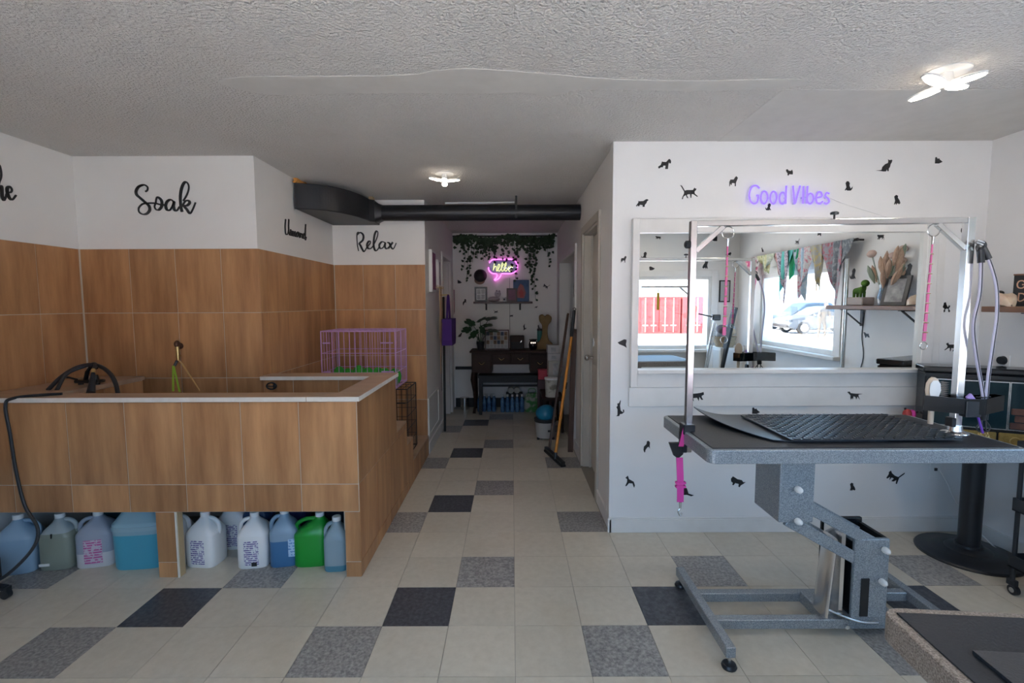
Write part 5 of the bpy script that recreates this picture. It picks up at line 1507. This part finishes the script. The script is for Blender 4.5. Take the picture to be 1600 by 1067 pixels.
MB().ball((0, 0, .035), .085, .045, .035).build('body', mat('plush_grey', (.34, .29, .30), .95), pg, smooth=True)
MB().ball((.055, -.02, .105), .042, .035, .042).build('head', mat('plush_white', (.55, .50, .53), .95), pg, smooth=True)
MB().ball((.04, -.025, .145), .012, .01, .016).ball((.078, -.025, .14), .012, .01, .016).build('ears', 'plush_grey', pg, smooth=True)
MB().ball((.05, -.054, .11), .005).ball((.066, -.054, .108), .005).build('eyes', 'black_gloss', pg, smooth=True)
mg = thing('mug', 'small white mug with a dark motif on the small shelf', 'mug', (-.105, YE - .11, ZS))
MB().lathe([(.001, 0), (.024, 0), (.026, .06), (.023, .06), (.021, .006), (.001, .006)], 16).build('cup', 'white_plastic', mg, smooth=True)
MB().box(-.010, .010, -.0275, -.0255, .018, .042).build('motif', 'black_matte', mg)
hat = thing('baseball_hat', 'black cap with a tan brim hung on the end wall', 'hat', (-.44, YE - .001, 1.86))
MB().lathe([(.001, .075), (.05, .07), (.08, .04), (.092, 0.0), (.001, 0)], 20).build('crown', 'black_matte', hat, rot=(PI / 2, 0, 0), smooth=True)
MB().lathe([(.001, 0), (.088, 0), (.084, .012), (.001, .02)], 20, sx=.85, sy=.7).build('brim', mat('brim_tan', (.26, .15, .11), .9), hat, loc=(-.01, 0, -.06), rot=(PI / 2, 0, 0), smooth=True)
hc = MB().cyl((-.03, YE - .003, 1.83), (-.03, YE - .003, .95), .0022, n=5)
tag(hc.build('sign_cord', 'black_matte'), 'thin dark cord running down the end wall from the pink sign', 'cord')

# desk, bench and things around them -------------------------------------
dk = thing('writing_desk', 'dark carved wooden desk with curved legs at the corridor end', 'desk', (0, 6.42, 0))
ZD = .845
MB().box(-.565, .535, -.02, .40, ZD - .025, ZD).build('desk_top', 'dark_wood', dk, bevel=.006)
MB().box(-.54, -.27, 0, .38, .55, ZD - .025).box(.24, .51, 0, .38, .55, ZD - .025).box(-.27, .24, .02, .38, .66, ZD - .025).build('carcass', 'dark_wood', dk)
for x0, x1, z0, z1 in ((-.53, -.28, .56, .80), (.25, .50, .56, .80), (-.26, -.02, .675, .80), (-.01, .23, .675, .80)):
    q = MB().box(x0, x1, -.012 if z0 < .6 else .008, .02, z0, z1).build('drawer', 'dark_wood', dk, bevel=.004)
    MB().tube(spline([((x0 + x1) / 2 - .035, -.014 if z0 < .6 else .006, (z0 + z1) / 2 + .01), ((x0 + x1) / 2, -.03 if z0 < .6 else -.01, (z0 + z1) / 2 - .015), ((x0 + x1) / 2 + .035, -.014 if z0 < .6 else .006, (z0 + z1) / 2 + .01)], 4), .004, 6).build('pull', 'brass', q, smooth=True)
for x in (-.51, .48):
    for y in (.03, .35):
        MB().tube([(x, y, .56), (x - .012 * (1 if x < 0 else -1), y - .015, .46), (x + .005, y, .28), (x + .012, y + .005, .12), (x - .002, y - .012, .02), (x - .002, y - .016, 0)], [.034, .036, .022, .015, .018, .022], 10).build('leg', 'dark_wood', dk, smooth=True)
bn = thing('bench', 'low black bench table pushed under the desk', 'bench', (.0, 6.34, 0))
MB().box(-.45, .42, 0, .24, .49, .525).build('bench_top', 'black_matte', bn, bevel=.003)
MB().box(-.43, .40, .005, .025, .43, .49).build('apron', 'black_matte', bn)
MB().box(-.41, .38, .10, .13, .36, .385).build('rail', 'black_matte', bn)
for x in (-.42, .39):
    for y in (.02, .22):
        MB().box(x - .02, x + .02, y - .02, y + .02, 0, .49).build('leg', 'black_matte', bn)
tag(MB().box(-.80, -.545, YE - .05, YE - .02, .545, .585).build('wall_rail', 'black_matte'), 'black rail on the end wall left of the desk', 'rail')
# on the desk
pt = thing('potted_plant', 'dark green split-leaf plant in a black pot on the desk', 'plant', (-.43, 6.60, ZD + .001))
MB().lathe([(.001, 0), (.042, 0), (.058, .11), (.052, .11), (.04, .015), (.001, .015)], 18).build('pot', 'black_plastic', pt, smooth=True)


def big_leaf(c, s, ax, tilt):
    poly = []
    for k in range(24):
        a = 2 * PI * k / 24
        r = s * (1 - .28 * (math.sin(5 * a) > .55)) * (1 + .25 * math.cos(a))
        poly.append((r * math.cos(a), .72 * r * math.sin(a)))
    u = Vector((math.cos(ax), -.3, math.sin(ax) * .6)).normalized()
    v = Vector((0, 0, 1)).cross(u)
    v = (v.normalized() * math.cos(tilt) + Vector((0, 0, 1)) * math.sin(tilt)).normalized()
    return MB().prism(poly, c, u, v, .002)


for (x, y, z, s, ax, tl) in ((-.12, -.02, .36, .085, 2.6, .9), (.0, -.03, .40, .08, .6, .5), (.12, -.02, .42, .10, .1, .35), (-.17, 0, .27, .075, 3.3, 1.1), (-.07, -.05, .22, .085, 3.9, 1.2), (.08, 0, .33, .08, .0, .4), (.02, -.06, .28, .07, 5.2, .9), (.15, 0, .26, .09, -.2, .3), (-.03, -.03, .17, .07, 4.6, 1.2)):
    lo = big_leaf((x, y, z), s, ax, tl).build('leaf', 'leaf_green', pt)
    MB().tube(spline([(0, 0, .08), (x * .4, y * .5, z * .7), (x, y, z)], 4), .004, 5).build('stem', 'leaf_dark', lo)
cr = thing('card_display', 'framed display of many small colourful cards on the desk', 'display', (-.205, 6.62, ZD + .001))
MB().box(-.165, -.15, -.01, .01, 0, .27).box(.15, .165, -.01, .01, 0, .27).box(-.15, .15, -.01, .01, .255, .27).box(-.165, .165, -.035, .02, 0, .012).build('frame', 'red_brown', cr)
mat('card_white', (.42, .42, .42), .6)
mat('card_tan', (.30, .18, .09), .6, col2=(.10, .06, .04), noise=(30, 2))
mat('card_navy', (.03, .05, .10), .6)
for i in range(6):
    for j in range(4):
        MB().box(-.145 + i * .049, -.103 + i * .049, -.022 + .005 * j, -.018 + .005 * j, .015 + .058 * j, .068 + .058 * j).build('card', ('card_white', 'card_tan', 'card_navy', 'card_tan')[(i * 3 + j * (2 if j != 1 else 1)) % 4] if j != 0 else 'card_white', cr)
rb = thing('desk_speaker', 'dark box-shaped speaker on the desk beside the cards', 'speaker', (.07, 6.62, ZD + .001))
MB().box(-.095, .095, -.06, .06, 0, .19).build('cabinet', 'dark_wood', rb, bevel=.006)
MB().box(-.08, .08, -.064, -.06, .015, .11).build('grille', mat('grille_grey', (.03, .028, .03), .8), rb)
MB().bar((.045, -.066, .10), (.06, -.066, .125), .008, .003, (0, 1, 0)).build('chrome_tab', 'steel', rb)
ww = thing('wax_warmer', 'small black wax warmer pot with three glowing holes on the desk', 'wax warmer', (.285, 6.56, ZD + .001))
MB().lathe([(.001, 0), (.035, 0), (.055, .03), (.06, .07), (.048, .11), (.042, .125), (.056, .135), (.05, .145), (.001, .14)], 18).build('pot', 'black_gloss', ww, smooth=True)
glow('warm_glow', (1.0, .80, .65), 6.0)
for a in (-.5, 0, .5):
    MB().ball((.053 * math.sin(a), -.053 * math.cos(a), .098), .0065, .005, .0065, 8, 6).build('glow_hole', 'warm_glow', ww)
tb = thing('tumbler', 'teal tumbler with dark lid hung beside the tan bone cushion', 'tumbler', (.385, 6.72, ZD + .001))
MB().lathe([(.001, 0), (.028, 0), (.036, .02), (.036, .25), (.001, .25)], 16).build('cup', mat('teal', (.04, .20, .17), .4), tb, smooth=True)
MB().lathe([(.001, .25), (.038, .25), (.038, .275), (.02, .28), (.001, .28)], 16).cyl((-.01, 0, .28), (-.02, 0, .33), .005, n=6).build('lid', 'black_plastic', tb, smooth=True)
bc = thing('bone_cushion', 'large tan bone-shaped cushion standing on the desk', 'cushion', (.46, 6.62, ZD + .001))
bone = [(-.13, 0), (.09, 0), (.10, .07), (.05, .12), (.03, .2), (.035, .32), (.075, .38), (.08, .44), (.03, .475), (-.005, .45), (-.04, .475), (-.085, .45), (-.08, .38), (-.045, .32), (-.05, .2), (-.075, .12), (-.12, .07)]
MB().prism(spline(bone, 4, True), (0, -.0, 0), (1, 0, 0), (0, 0, 1), -.11).build('pillow', mat('tan_felt', (.30, .20, .09), .95, col2=(.24, .15, .06), noise=(12, 3)), bc, bevel=.012, seg=2)
# below the desk
wp = mat('water_pack', (.02, .07, .17), .25, col2=(.10, .22, .38), noise=(22, 3))
for lab, x, y, n in (('left pack of blue water bottles under the desk', -.33, 6.60, 4), ('right pack of clear blue water bottles under the desk', -.01, 6.56, 5)):
    t = thing('water_pack', lab, 'bottle pack', (x, y, 0), 0, 'water bottle packs under the desk')
    for i in range(n):
        for j in range(2):
            bx_ = -.12 + i * .066
            b = MB().lathe([(.001, 0), (.028, 0), (.031, .02), (.029, .07), (.031, .12), (.028, .16), (.013, .195), (.013, .215), (.001, .215)], 12, (bx_, -.04 + j * .068, 0)).build('bottle', wp, t, smooth=True)
            MB().cyl((bx_, -.04 + j * .068, .213), (bx_, -.04 + j * .068, .228), .0145, n=10).build('cap', 'white_plastic', b, smooth=True)
for lab, x in (('left of two white paper rolls under the desk', -.02), ('right of two white paper rolls under the desk', .065)):
    r = thing('paper_roll', lab, 'paper roll', (x, 6.65, .269), 0, 'paper rolls under the desk')
    MB().lathe([(.012, 0), (.04, 0), (.04, .11), (.012, .11)], 20).build('roll', mat('paper_cream', (.50, .48, .42), .9), r, rot=(-PI / 2, 0, 0), smooth=True)
    MB().lathe([(.010, .001), (.0125, .001), (.0125, .109), (.010, .109)], 14).build('core', 'plywood', r, rot=(-PI / 2, 0, 0), smooth=True)
lb = thing('storage_box', 'low dark storage box carrying the paper rolls', 'box', (.02, 6.64, 0))
MB().box(-.10, .12, .0, .15, 0, .22).build('body', 'black_matte', lb)
MB().box(-.105, .125, -.004, .154, .22, .228).build('lid', 'black_matte', lb)
gr = thing('shopping_bag', 'pale bag with green print slumped under the desk', 'bag', (.27, 6.56, 0))
MB().loft([sup(.20, .14, 0, e=.7), sup(.23, .16, .04, e=.7), sup(.21, .14, .18, e=.7), sup(.16, .07, .25, e=.7)]).build('body', mat('bag_print', (.33, .33, .29), .7, col2=(.05, .20, .05), noise=(9, 2), sharp=(.48, .58)), gr, smooth=True)
MB().tube(spline([(-.05, -.02, .25), (-.04, -.03, .31), (.04, -.03, .31), (.05, -.02, .25)], 4), .004, 6).build('handle', 'green_felt', gr, smooth=True)
sb = thing('waste_bin', 'small stainless steel bin beside the desk', 'bin', (-.665, 6.70, 0))
MB().lathe([(.001, 0), (.055, 0), (.06, .17), (.055, .17), (.05, .01), (.001, .01)], 20).build('body', 'steel', sb, smooth=True)
MB().lathe([(.061, .16), (.064, .165), (.061, .172)], 20).build('rim', 'chrome', sb, smooth=True)

# corridor right side -------------------------------------------------------
bb = thing('broom', 'orange-handled push broom with black head leaning in the corridor', 'broom', (.40, 4.43, 0))
MB().cyl((0, 0, .05), (.175, .25, 1.15), .0135, n=12).build('handle', 'orange_paint', bb, smooth=True)
MB().cyl((.100, .144, .66), (.112, .160, .72), .018, n=12).build('joint', 'black_plastic', bb, smooth=True)
MB().cyl((.175, .25, 1.15), (.205, .29, 1.40), .0165, n=12).build('grip', 'black_plastic', bb, smooth=True)
ring((.208, .295, 1.415), .013, .004).build('hang_loop', 'black_plastic', bb, smooth=True)
MB().bar((-.065, .32, .035), (.06, -.16, .035), .035, .03).build('head', 'black_plastic', bb, bevel=.004)
MB().bar((-.064, .316, .010), (.059, -.156, .010), .045, .02).build('bristles', 'black_matte', bb)
MB().cyl((0, 0, .03), (.006, .008, .085), .02, .015, 10).build('socket', 'black_plastic', bb, smooth=True)
tag(MB().bar((.365, 4.74, .0), (.59, 5.12, 1.36), .075, .022, (1, 0, 0)).build('leaning_board', 'brown_wood', bevel=.002), 'long dark brown board leaning behind the broom', 'board')
tag(MB().bar((.575, 4.72, .0), (.612, 4.76, 1.22), .05, .02, (0, 1, 0)).build('leaning_board', 'brown_wood', bevel=.002), 'upright dark board standing against the right corridor wall', 'board')
bn2 = thing('waste_bin', 'grey bin with a bright blue bag beside the boards', 'bin', (.36, 5.22, 0))
MB().lathe([(.001, .02), (.095, .02), (.115, .20), (.11, .20), (.09, .03), (.001, .03)], 22).build('body', mat('bin_grey', (.42, .40, .38), .5), bn2, smooth=True)
MB().lathe([(.118, .19), (.123, .20), (.122, .225), (.112, .225)], 22).build('rim', 'black_plastic', bn2, smooth=True)
MB().cyl((-.08, -.05, 0), (-.08, -.05, .022), .015, n=10).cyl((.08, -.05, 0), (.08, -.05, .022), .015, n=10).cyl((0, .08, 0), (0, .08, .022), .015, n=10).build('feet', 'black_plastic', bn2)
bag = MB().ball((0, 0, .0), .105, .105, .10, 16, 10)
bag.v = [(x * (1 + .12 * math.sin(9 * y + 7 * z)), y, .27 + z * (1 + .2 * math.sin(8 * x))) for x, y, z in bag.v]
bag.build('bin_bag', mat('bag_blue', (.01, .17, .30), .35), bn2, smooth=True)
MB().box(.02, .06, -.125, -.117, .10, .12).build('handle', 'black_plastic', bn2)
pb = thing('printed_tub', 'white plastic tub with a printed front on the corridor shelf', 'tub', (.46, 5.55, .40))
MB().loft([sup(.15, .15, 0, e=.8), sup(.165, .165, .20, e=.8)]).build('body', mat('tub_print', (.48, .47, .42), .5, col2=(.20, .19, .15), noise=(14, 2), sharp=(.5, .62)), pb, smooth=True)
MB().loft([sup(.175, .175, .20, e=.8), sup(.175, .175, .218, e=.8)]).build('lid', 'white_plastic', pb, smooth=True)
st = thing('low_stand', 'dark wooden stand holding the tub and boxes', 'stand', (.47, 5.72, 0))
MB().box(-.12, .12, -.30, .32, .37, .395).build('top', 'dark_wood', st)
for x in (-.10, .10):
    for y in (-.28, .30):
        MB().box(x - .015, x + .015, y - .015, y + .015, 0, .37).build('leg', 'dark_wood', st)
for k, (lab, z, h, w, m) in enumerate((('bottom white box in the stack beside the desk', .395, .19, .17, 'box_blueish'), ('second white box in the stack beside the desk', .586, .19, .16, 'box_cream'), ('third white box in the stack beside the desk', .777, .09, .15, 'box_white'), ('top white box with a sketch in the stack beside the desk', .868, .10, .14, 'box_white'))):
    mat('box_blueish', (.34, .42, .48), .6); mat('box_cream', (.45, .43, .38), .6); mat('box_white', (.50, .48, .47), .6)
    t = thing('carton', lab, 'box', (.53 - .01 * k, 5.93, z), .05 * (k % 2), 'stacked cartons beside the desk')
    MB().box(-w / 2, w / 2, -w / 2, w / 2, 0, h - .002).build('box_body', m, t, bevel=.002)
    MB().box(-w / 2 - .0006, w / 2 + .0006, -.02, .02, h - .0025, h - .001).build('tape', 'card_tan', t)
    MB().box(-.03, .03, -w / 2 - .001, -w / 2, .02, h - .03).build('print', 'photo_print', t)
rx = thing('red_box', 'bright red storage box on the dark chest beside the desk', 'box', (.405, 6.08, .52))
MB().box(-.078, .078, -.06, .06, 0, .12).build('body', mat('box_red', (.42, .02, .045), .5), rx, bevel=.003)
MB().box(-.081, .081, -.063, .063, .105, .122).build('lid', 'box_red', rx, bevel=.002)
rc = thing('dark_chest', 'dark red-brown chest under the red box', 'chest', (.405, 6.08, .0))
MB().box(-.085, .095, -.07, .07, .40, .519).build('body', 'red_brown', rc, bevel=.004)
for x in (-.07, .08):
    for y in (-.055, .055):
        MB().box(x - .012, x + .012, y - .012, y + .012, 0, .40).build('leg', 'red_brown', rc)
# hanging tools inside the doorway on the right
hr = thing('tool_rack', 'rows of clippers and scissors hanging inside the right doorway', 'tool rack', (XCR + .45, 6.44, 1.3))
MB().box(-.30, .10, -.012, 0, .0, .03).box(-.30, .10, -.012, 0, .38, .41).build('rail', 'trim_paint', hr)
for r_, z in enumerate((.40, .02)):
    for k in range(7):
        x = -.27 + k * .055
        MB().cyl((x, -.03, z), (x + RND.uniform(-.02, .02), -.04, z - RND.uniform(.09, .2)), .010, .005, 6).cyl((x + .012, -.03, z + .08), (x, -.03, z), .006, n=6).build('tool', RND.choice(['black_plastic', 'black_plastic', 'walnut', 'steel']), hr)

# ------------------------------------------------------------------ the shop corner seen in the mirror
rd = thing('bandana_rail', 'dark wooden rail above the side window holding bandanas', 'rail', (2.855, 0, 1.99))
MB().cyl((0, .06, 0), (0, 1.98, 0), .013, n=10).build('rod', 'black_matte', rd, smooth=True)
for y in (.08, 1.0, 1.96):
    MB().cyl((0, y, 0), (XR - 2.856, y, 0), .008, n=8).build('bracket', 'black_matte', rd)


def cloth(name, c1, c2, sc_=26):
    return mat(name, c1, .9, col2=c2, noise=(sc_, 2), sharp=(.48, .60))


BAND = [('pink floral bandana at the near end of the rail', .22, .20, .30, cloth('b_pink', (.55, .10, .22), (.75, .60, .58))), ('white and black patterned bandana beside the pink one', .36, .13, .24, cloth('b_mono', (.65, .62, .58), (.12, .10, .10))),
        ('pale yellow floral bandana on the rail', .52, .16, .17, cloth('b_lemon', (.62, .60, .36), (.30, .34, .18))), ('sage floral bandana bunched on the rail', .66, .14, .16, cloth('b_sage', (.45, .50, .38), (.66, .66, .58))),
        ('pink checked bandana on the rail', .82, .13, .26, cloth('b_check', (.60, .34, .33), (.28, .16, .14))), ('turquoise bandana hanging lowest on the rail', .98, .16, .42, cloth('b_turq', (.10, .48, .44), (.16, .56, .52), 8)),
        ('lilac speckled bandana behind the turquoise one', .91, .14, .44, cloth('b_lilac', (.55, .50, .58), (.20, .16, .20), 50)), ('emerald green bandana on the rail', 1.13, .10, .26, cloth('b_green', (.02, .32, .14), (.04, .40, .20), 8)),
        ('light blue bandana on the rail', 1.22, .14, .42, cloth('b_blue', (.36, .50, .62), (.55, .62, .68))), ('white bandana with pink roses on the rail', 1.34, .16, .40, cloth('b_rose', (.62, .60, .60), (.58, .20, .26), 32)),
        ('grey and yellow bandana on the rail', 1.48, .11, .36, cloth('b_ochre', (.38, .38, .36), (.50, .42, .22))), ('small tan floral bandana on the rail', 1.55, .09, .38, cloth('b_tan', (.50, .40, .26), (.24, .12, .08))),
        ('large grey bandana with red hearts on the rail', 1.68, .19, .46, cloth('b_hearts', (.34, .34, .38), (.45, .16, .20), 30)), ('dark grey patterned bandana at the far rail end', 1.86, .15, .34, cloth('b_slate', (.16, .18, .21), (.34, .36, .38)))]
for k, (lab, y, w, h, m) in enumerate(BAND):
    sk_ = (-1) ** k * .25
    w, h = w * 1.35, h * 1.25

    def f(s, t, w=w, h=h, sk_=sk_, k=k):
        ww = w * (1.1 - .72 * t * t) + .02
        return (-.016 - .012 * math.sin(9 * s + k) * (.4 + t) - .006 * k % .02, (s - .5) * ww + sk_ * w * t, .012 - h * t * (1 - .55 * (s if k % 2 else 1 - s)))
    t = thing('bandana', lab, 'bandana', (2.855, y, 1.99), 0, 'bandanas on the rail')
    MB().grid(8, 8, f, .002).build('cloth', m, t, smooth=True)
    MB().tube([(0, -.02, .0), (0, .02, .0)], .018, 8).ball((-.012, 0, -.005), .02, .024, .02, 8, 6).build('knot', m, t, smooth=True)

tag(MB().cyl((2.76, 2.01, 0), (2.76, 2.01, 1.83), .016, n=12).build('metal_pole', 'steel', smooth=True), 'plain grey metal pole standing beside the side window', 'pole')
ds = thing('tripod_stand', 'chrome and black tripod stand beside the front window', 'stand', (2.36, .10, 0))
MB().cyl((0, 0, .55), (.10, .05, 1.30), .014, n=10).cyl((.03, .015, .60), (.12, .06, 1.22), .009, n=8).build('column', 'chrome', ds, smooth=True)
for a in (.4, 2.5, 4.6):
    MB().cyl((0, 0, .62), (.28 * math.cos(a), .28 * math.sin(a), 0), .011, n=8).build('leg', 'black_plastic', ds, smooth=True)
MB().box(.06, .16, .02, .09, 1.26, 1.33).build('head', 'black_plastic', ds, bevel=.01)
MB().cyl((.08, .05, 1.30), (-.10, .05, 1.34), .008, n=8).build('pan_handle', 'black_plastic', ds, smooth=True)
cbn = thing('corner_cabinet', 'low white cabinet in the front corner of the shop', 'cabinet', (2.66, .02, 0))
MB().box(-.16, .22, -.2, .22, 0, .93).build('carcass', 'trim_paint', cbn, bevel=.003)
MB().box(-.165, -.16, -.19, .01, .05, .9).build('door', 'trim_paint', cbn, bevel=.002)
MB().box(-.165, -.16, .02, .21, .05, .9).build('door', 'trim_paint', cbn, bevel=.002)
MB().box(-.14, .2, .215, .222, .05, .9).build('side_panel', 'trim_paint', cbn)
bs = thing('towel_basket', 'woven basket heaped with folded towels on the cabinet', 'basket', (2.62, .07, .931))
MB().lathe([(.001, 0), (.10, 0), (.14, .13), (.135, .13), (.095, .012), (.001, .012)], 18).build('basket', mat('wicker', (.42, .33, .22), .8, col2=(.30, .22, .14), noise=(60, 2)), bs, smooth=True)
for k, (x, y, z, c) in enumerate(((-.05, .0, .16, (.45, .45, .46)), (.05, .03, .19, (.52, .40, .28)), (.0, -.06, .20, (.04, .07, .26)), (.07, -.03, .22, (.42, .50, .62)), (-.06, .05, .22, (.20, .18, .20)))):
    MB().ball((x, y, z), .065, .06, .055, 12, 8).build('towel', mat('towel_%d' % k, c, .95), bs, smooth=True)
tag(MB().bar((2.42, .16, .0), (2.63, .30, 1.42), .10, .03, (1, 0, 0)).build('leaning_board', 'black_matte', bevel=.003), 'black folded board leaning in the shop corner', 'board')
wb = thing('wall_board', 'small dark framed notice on the front wall', 'picture frame', (2.74, YF + .001, 1.62))
MB().box(-.07, .07, 0, .012, -.14, .14).build('frame', 'black_matte', wb)
MB().box(-.055, .055, .012, .014, -.125, .125).build('notice', 'card_white', wb)
yt = thing('yellow_tag', 'yellow strap hanging from the second table arm', 'strap', (1.62, .64, 1.635))
MB().box(-.014, .014, -.002, .002, -.24, -.05).build('strap', mat('yellow_web', (.60, .42, .03), .6), yt)
MB().cyl((0, 0, 0), (0, 0, -.05), .004, n=6).build('hook', 'steel', yt)

# ------------------------------------------------------------------ outdoors, seen through the windows in the mirror
GZ = -.15


def container(label, x0, x1, y0, y1, h):
    t = thing('shipping_container', label, 'container', ((x0 + x1) / 2, y1, GZ))
    X, L_ = (x1 - x0) / 2, y1 - y0
    MB().box(-X, X, -L_, -.06, 0, h).build('body', 'container_red', t)
    for s in (-1, 1):
        a, b = sorted((s * .02, s * (X - .08)))
        d = MB().box(a, b, -.06, 0, .12, h - .1).build('door', 'container_red', t, bevel=.01)
        for k in (.28, .72):
            x = a + (b - a) * k
            MB().cyl((x, .03, .1), (x, .03, h - .08), .022, n=8).build('lock_rod', 'cap_white', d, smooth=True)
            MB().box(x - .14, x + .14, .02, .05, .42, .47).build('lock_handle', 'cap_white', d)
        for z in (.45, .85, 1.25):
            MB().box(a + .05, b - .05, 0, .015, z, z + .03).build('rib', 'container_red', d)
    MB().box(-X, -X + .08, -.06, .02, 0, h).build('corner_post', 'container_red', t)
    MB().box(X - .08, X, -.06, .02, 0, h).build('corner_post', 'container_red', t)
    MB().box(-X + .08, X - .08, -.06, .02, h - .1, h).build('header', 'container_red', t)
    MB().box(-X + .08, X - .08, -.06, .02, 0, .12).build('sill', 'container_red', t)


container('red steel container seen in the mirror at the left', 6.65, 8.85, -25.5, -19.5, 1.95)
container('second red steel container partly behind the chrome post in the mirror', 8.95, 11.15, -25.5, -19.5, 1.95)


def building(label, x0, x1, y0, y1, h, m, wins):
    t = thing('far_building', label, 'building', (x0, y1, GZ))
    MB().box(0, x1 - x0, y0 - y1, 0, 0, h).build('wall', m, t)
    MB().box(-.2, x1 - x0 + .2, y0 - y1, .2, h, h + .3).build('roof', 'concrete', t)
    for a, b, c, d in wins:
        w_ = MB().box(a - .1, b + .1, 0, .06, c - .1, d + .1).build('window', 'trim_paint', t)
        MB().box(a, b, .06, .07, c, d).build('pane', mat('far_glass', (.30, .38, .45), .2), w_)


mat('pale_brick', (.62, .60, .57), .9, col2=(.55, .52, .49), noise=(1.5, 4))
building('long pale building behind the red containers', -10, 20, -50, -38, 6.0, 'pale_brick', [(18 + 3.2 * k, 19.2 + 3.2 * k, 2.6, 4.2) for k in range(4)])
building('pale building behind the parked cars', 24, 60, -60, -40, 7.0, 'pale_brick', [(1 + 4 * k, 3.2 + 4 * k, 1.8, 3.6) for k in range(6)])


def car(label, x, y, s, paint, hgt=1.42):
    t = thing('parked_car', label, 'car', (x, y, GZ))
    prof = [(-2.15, .38), (-2.18, .62), (-2.05, .78), (-1.2, .90), (-.95, .93), (1.75, .95), (2.1, .90), (2.2, .66), (2.18, .40), (1.85, .30), (-1.9, .28)]
    MB().prism(prof, (0, .86, 0), (1, 0, 0), (0, 0, 1), 1.72).build('body', paint, t, bevel=.07, seg=3, smooth=True)
    cab = [(-1.15, .90), (-.35, hgt - .06), (.1, hgt), (1.1, hgt - .02), (1.95, .93)]
    MB().prism(cab, (0, .74, 0), (1, 0, 0), (0, 0, 1), 1.48).build('cabin', paint, t, bevel=.06, seg=3, smooth=True)
    for pl_ in ([(-.90, .95), (-.30, hgt - .13), (.28, hgt - .10), (.28, .95)], [(.36, .95), (.36, hgt - .10), (1.05, hgt - .12), (1.62, .96)]):
        MB().prism(pl_, (0, .752, 0), (1, 0, 0), (0, 0, 1), -.015).build('side_window', mat('car_glass', (.02, .03, .045), .3, spec=.2), t)
    for wx in (-1.38, 1.38):
        for wy in (-.80, .80):
            w_ = MB().cyl((wx, wy - .1, .32), (wx, wy + .1, .32), .32, n=24).build('wheel', 'black_matte', t, smooth=True)
            MB().cyl((wx, wy - .11, .32), (wx, wy + .11, .32), .20, n=16).build('hubcap', 'steel', w_)
    MB().box(-2.19, -2.12, -.75, .75, .36, .50).build('bumper', 'black_matte', t)
    MB().box(-2.16, -1.98, .50, .87, .62, .74).build('headlight', 'car_glass', t, bevel=.02)
    MB().box(-.95, -.78, .85, 1.02, .92, 1.05).build('side_mirror', paint, t, bevel=.03)


mat('car_white', (.075, .088, .105), .5, spec=.2)
mat('car_silver', (.04, .06, .09), .5, spec=.2)
car('white sedan parked outside the side window', 16.3, -19.6, 1, 'car_white')
car('silver blue wagon parked behind the white sedan', 17.6, -23.2, 1, 'car_silver', 1.62)

# a passer-by on the pavement
me = bpy.data.meshes.new('person')
J = [(0, 0, .86), (.02, .02, 1.02), (.06, .05, 1.18), (.08, .06, 1.30), (.10, .08, 1.40),
     (-.10, 0, .80), (-.11, .03, .46), (-.12, -.02, .08), (-.12, .10, .03),
     (.10, 0, .80), (.13, .06, .46), (.15, .0, .08), (.15, .13, .03),
     (-.12, .05, 1.24), (-.20, .10, 1.02), (-.24, .26, .92), (-.25, .33, .90),
     (.24, .07, 1.24), (.28, .12, 1.00), (.22, .28, .90), (.20, .35, .89)]
Ed = [(0, 1), (1, 2), (2, 3), (3, 4), (0, 5), (5, 6), (6, 7), (7, 8), (0, 9), (9, 10), (10, 11), (11, 12), (2, 13), (13, 14), (14, 15), (15, 16), (2, 17), (17, 18), (18, 19), (19, 20)]
Rr = [.15, .15, .15, .06, .055, .09, .065, .045, .035, .09, .065, .045, .035, .075, .055, .038, .03, .075, .055, .038, .03]
me.from_pydata(J, Ed, [])
pe = bpy.data.objects.new('person', me)
COL.objects.link(pe)
pe.location = (13.75, -15.5, GZ)
pe.modifiers.new('skin', 'SKIN')
for i, sv in enumerate(me.skin_vertices[0].data):
    sv.radius = (Rr[i], Rr[i])
    sv.use_root = (i == 0)
pe.modifiers.new('sub', 'SUBSURF').levels = 1
mat('coat_beige', (.055, .042, .03), .9)
me.materials.append(MATS['coat_beige'])
tag(pe, 'person in a beige coat walking on the pavement in the mirror view', 'person')
MB().ball((0, 0, .09), .075, .085, .105, 14, 10).ball((0, .085, .085), .014, .018, .018, 8, 6).build('head', mat('skin', (.50, .33, .25), .6), pe, loc=(.11, .09, 1.42), smooth=True)
MB().ball((0, -.012, .115), .085, .09, .10, 14, 10).build('hair', mat('hair_dark', (.05, .035, .03), .8), pe, loc=(.11, .085, 1.42), smooth=True)
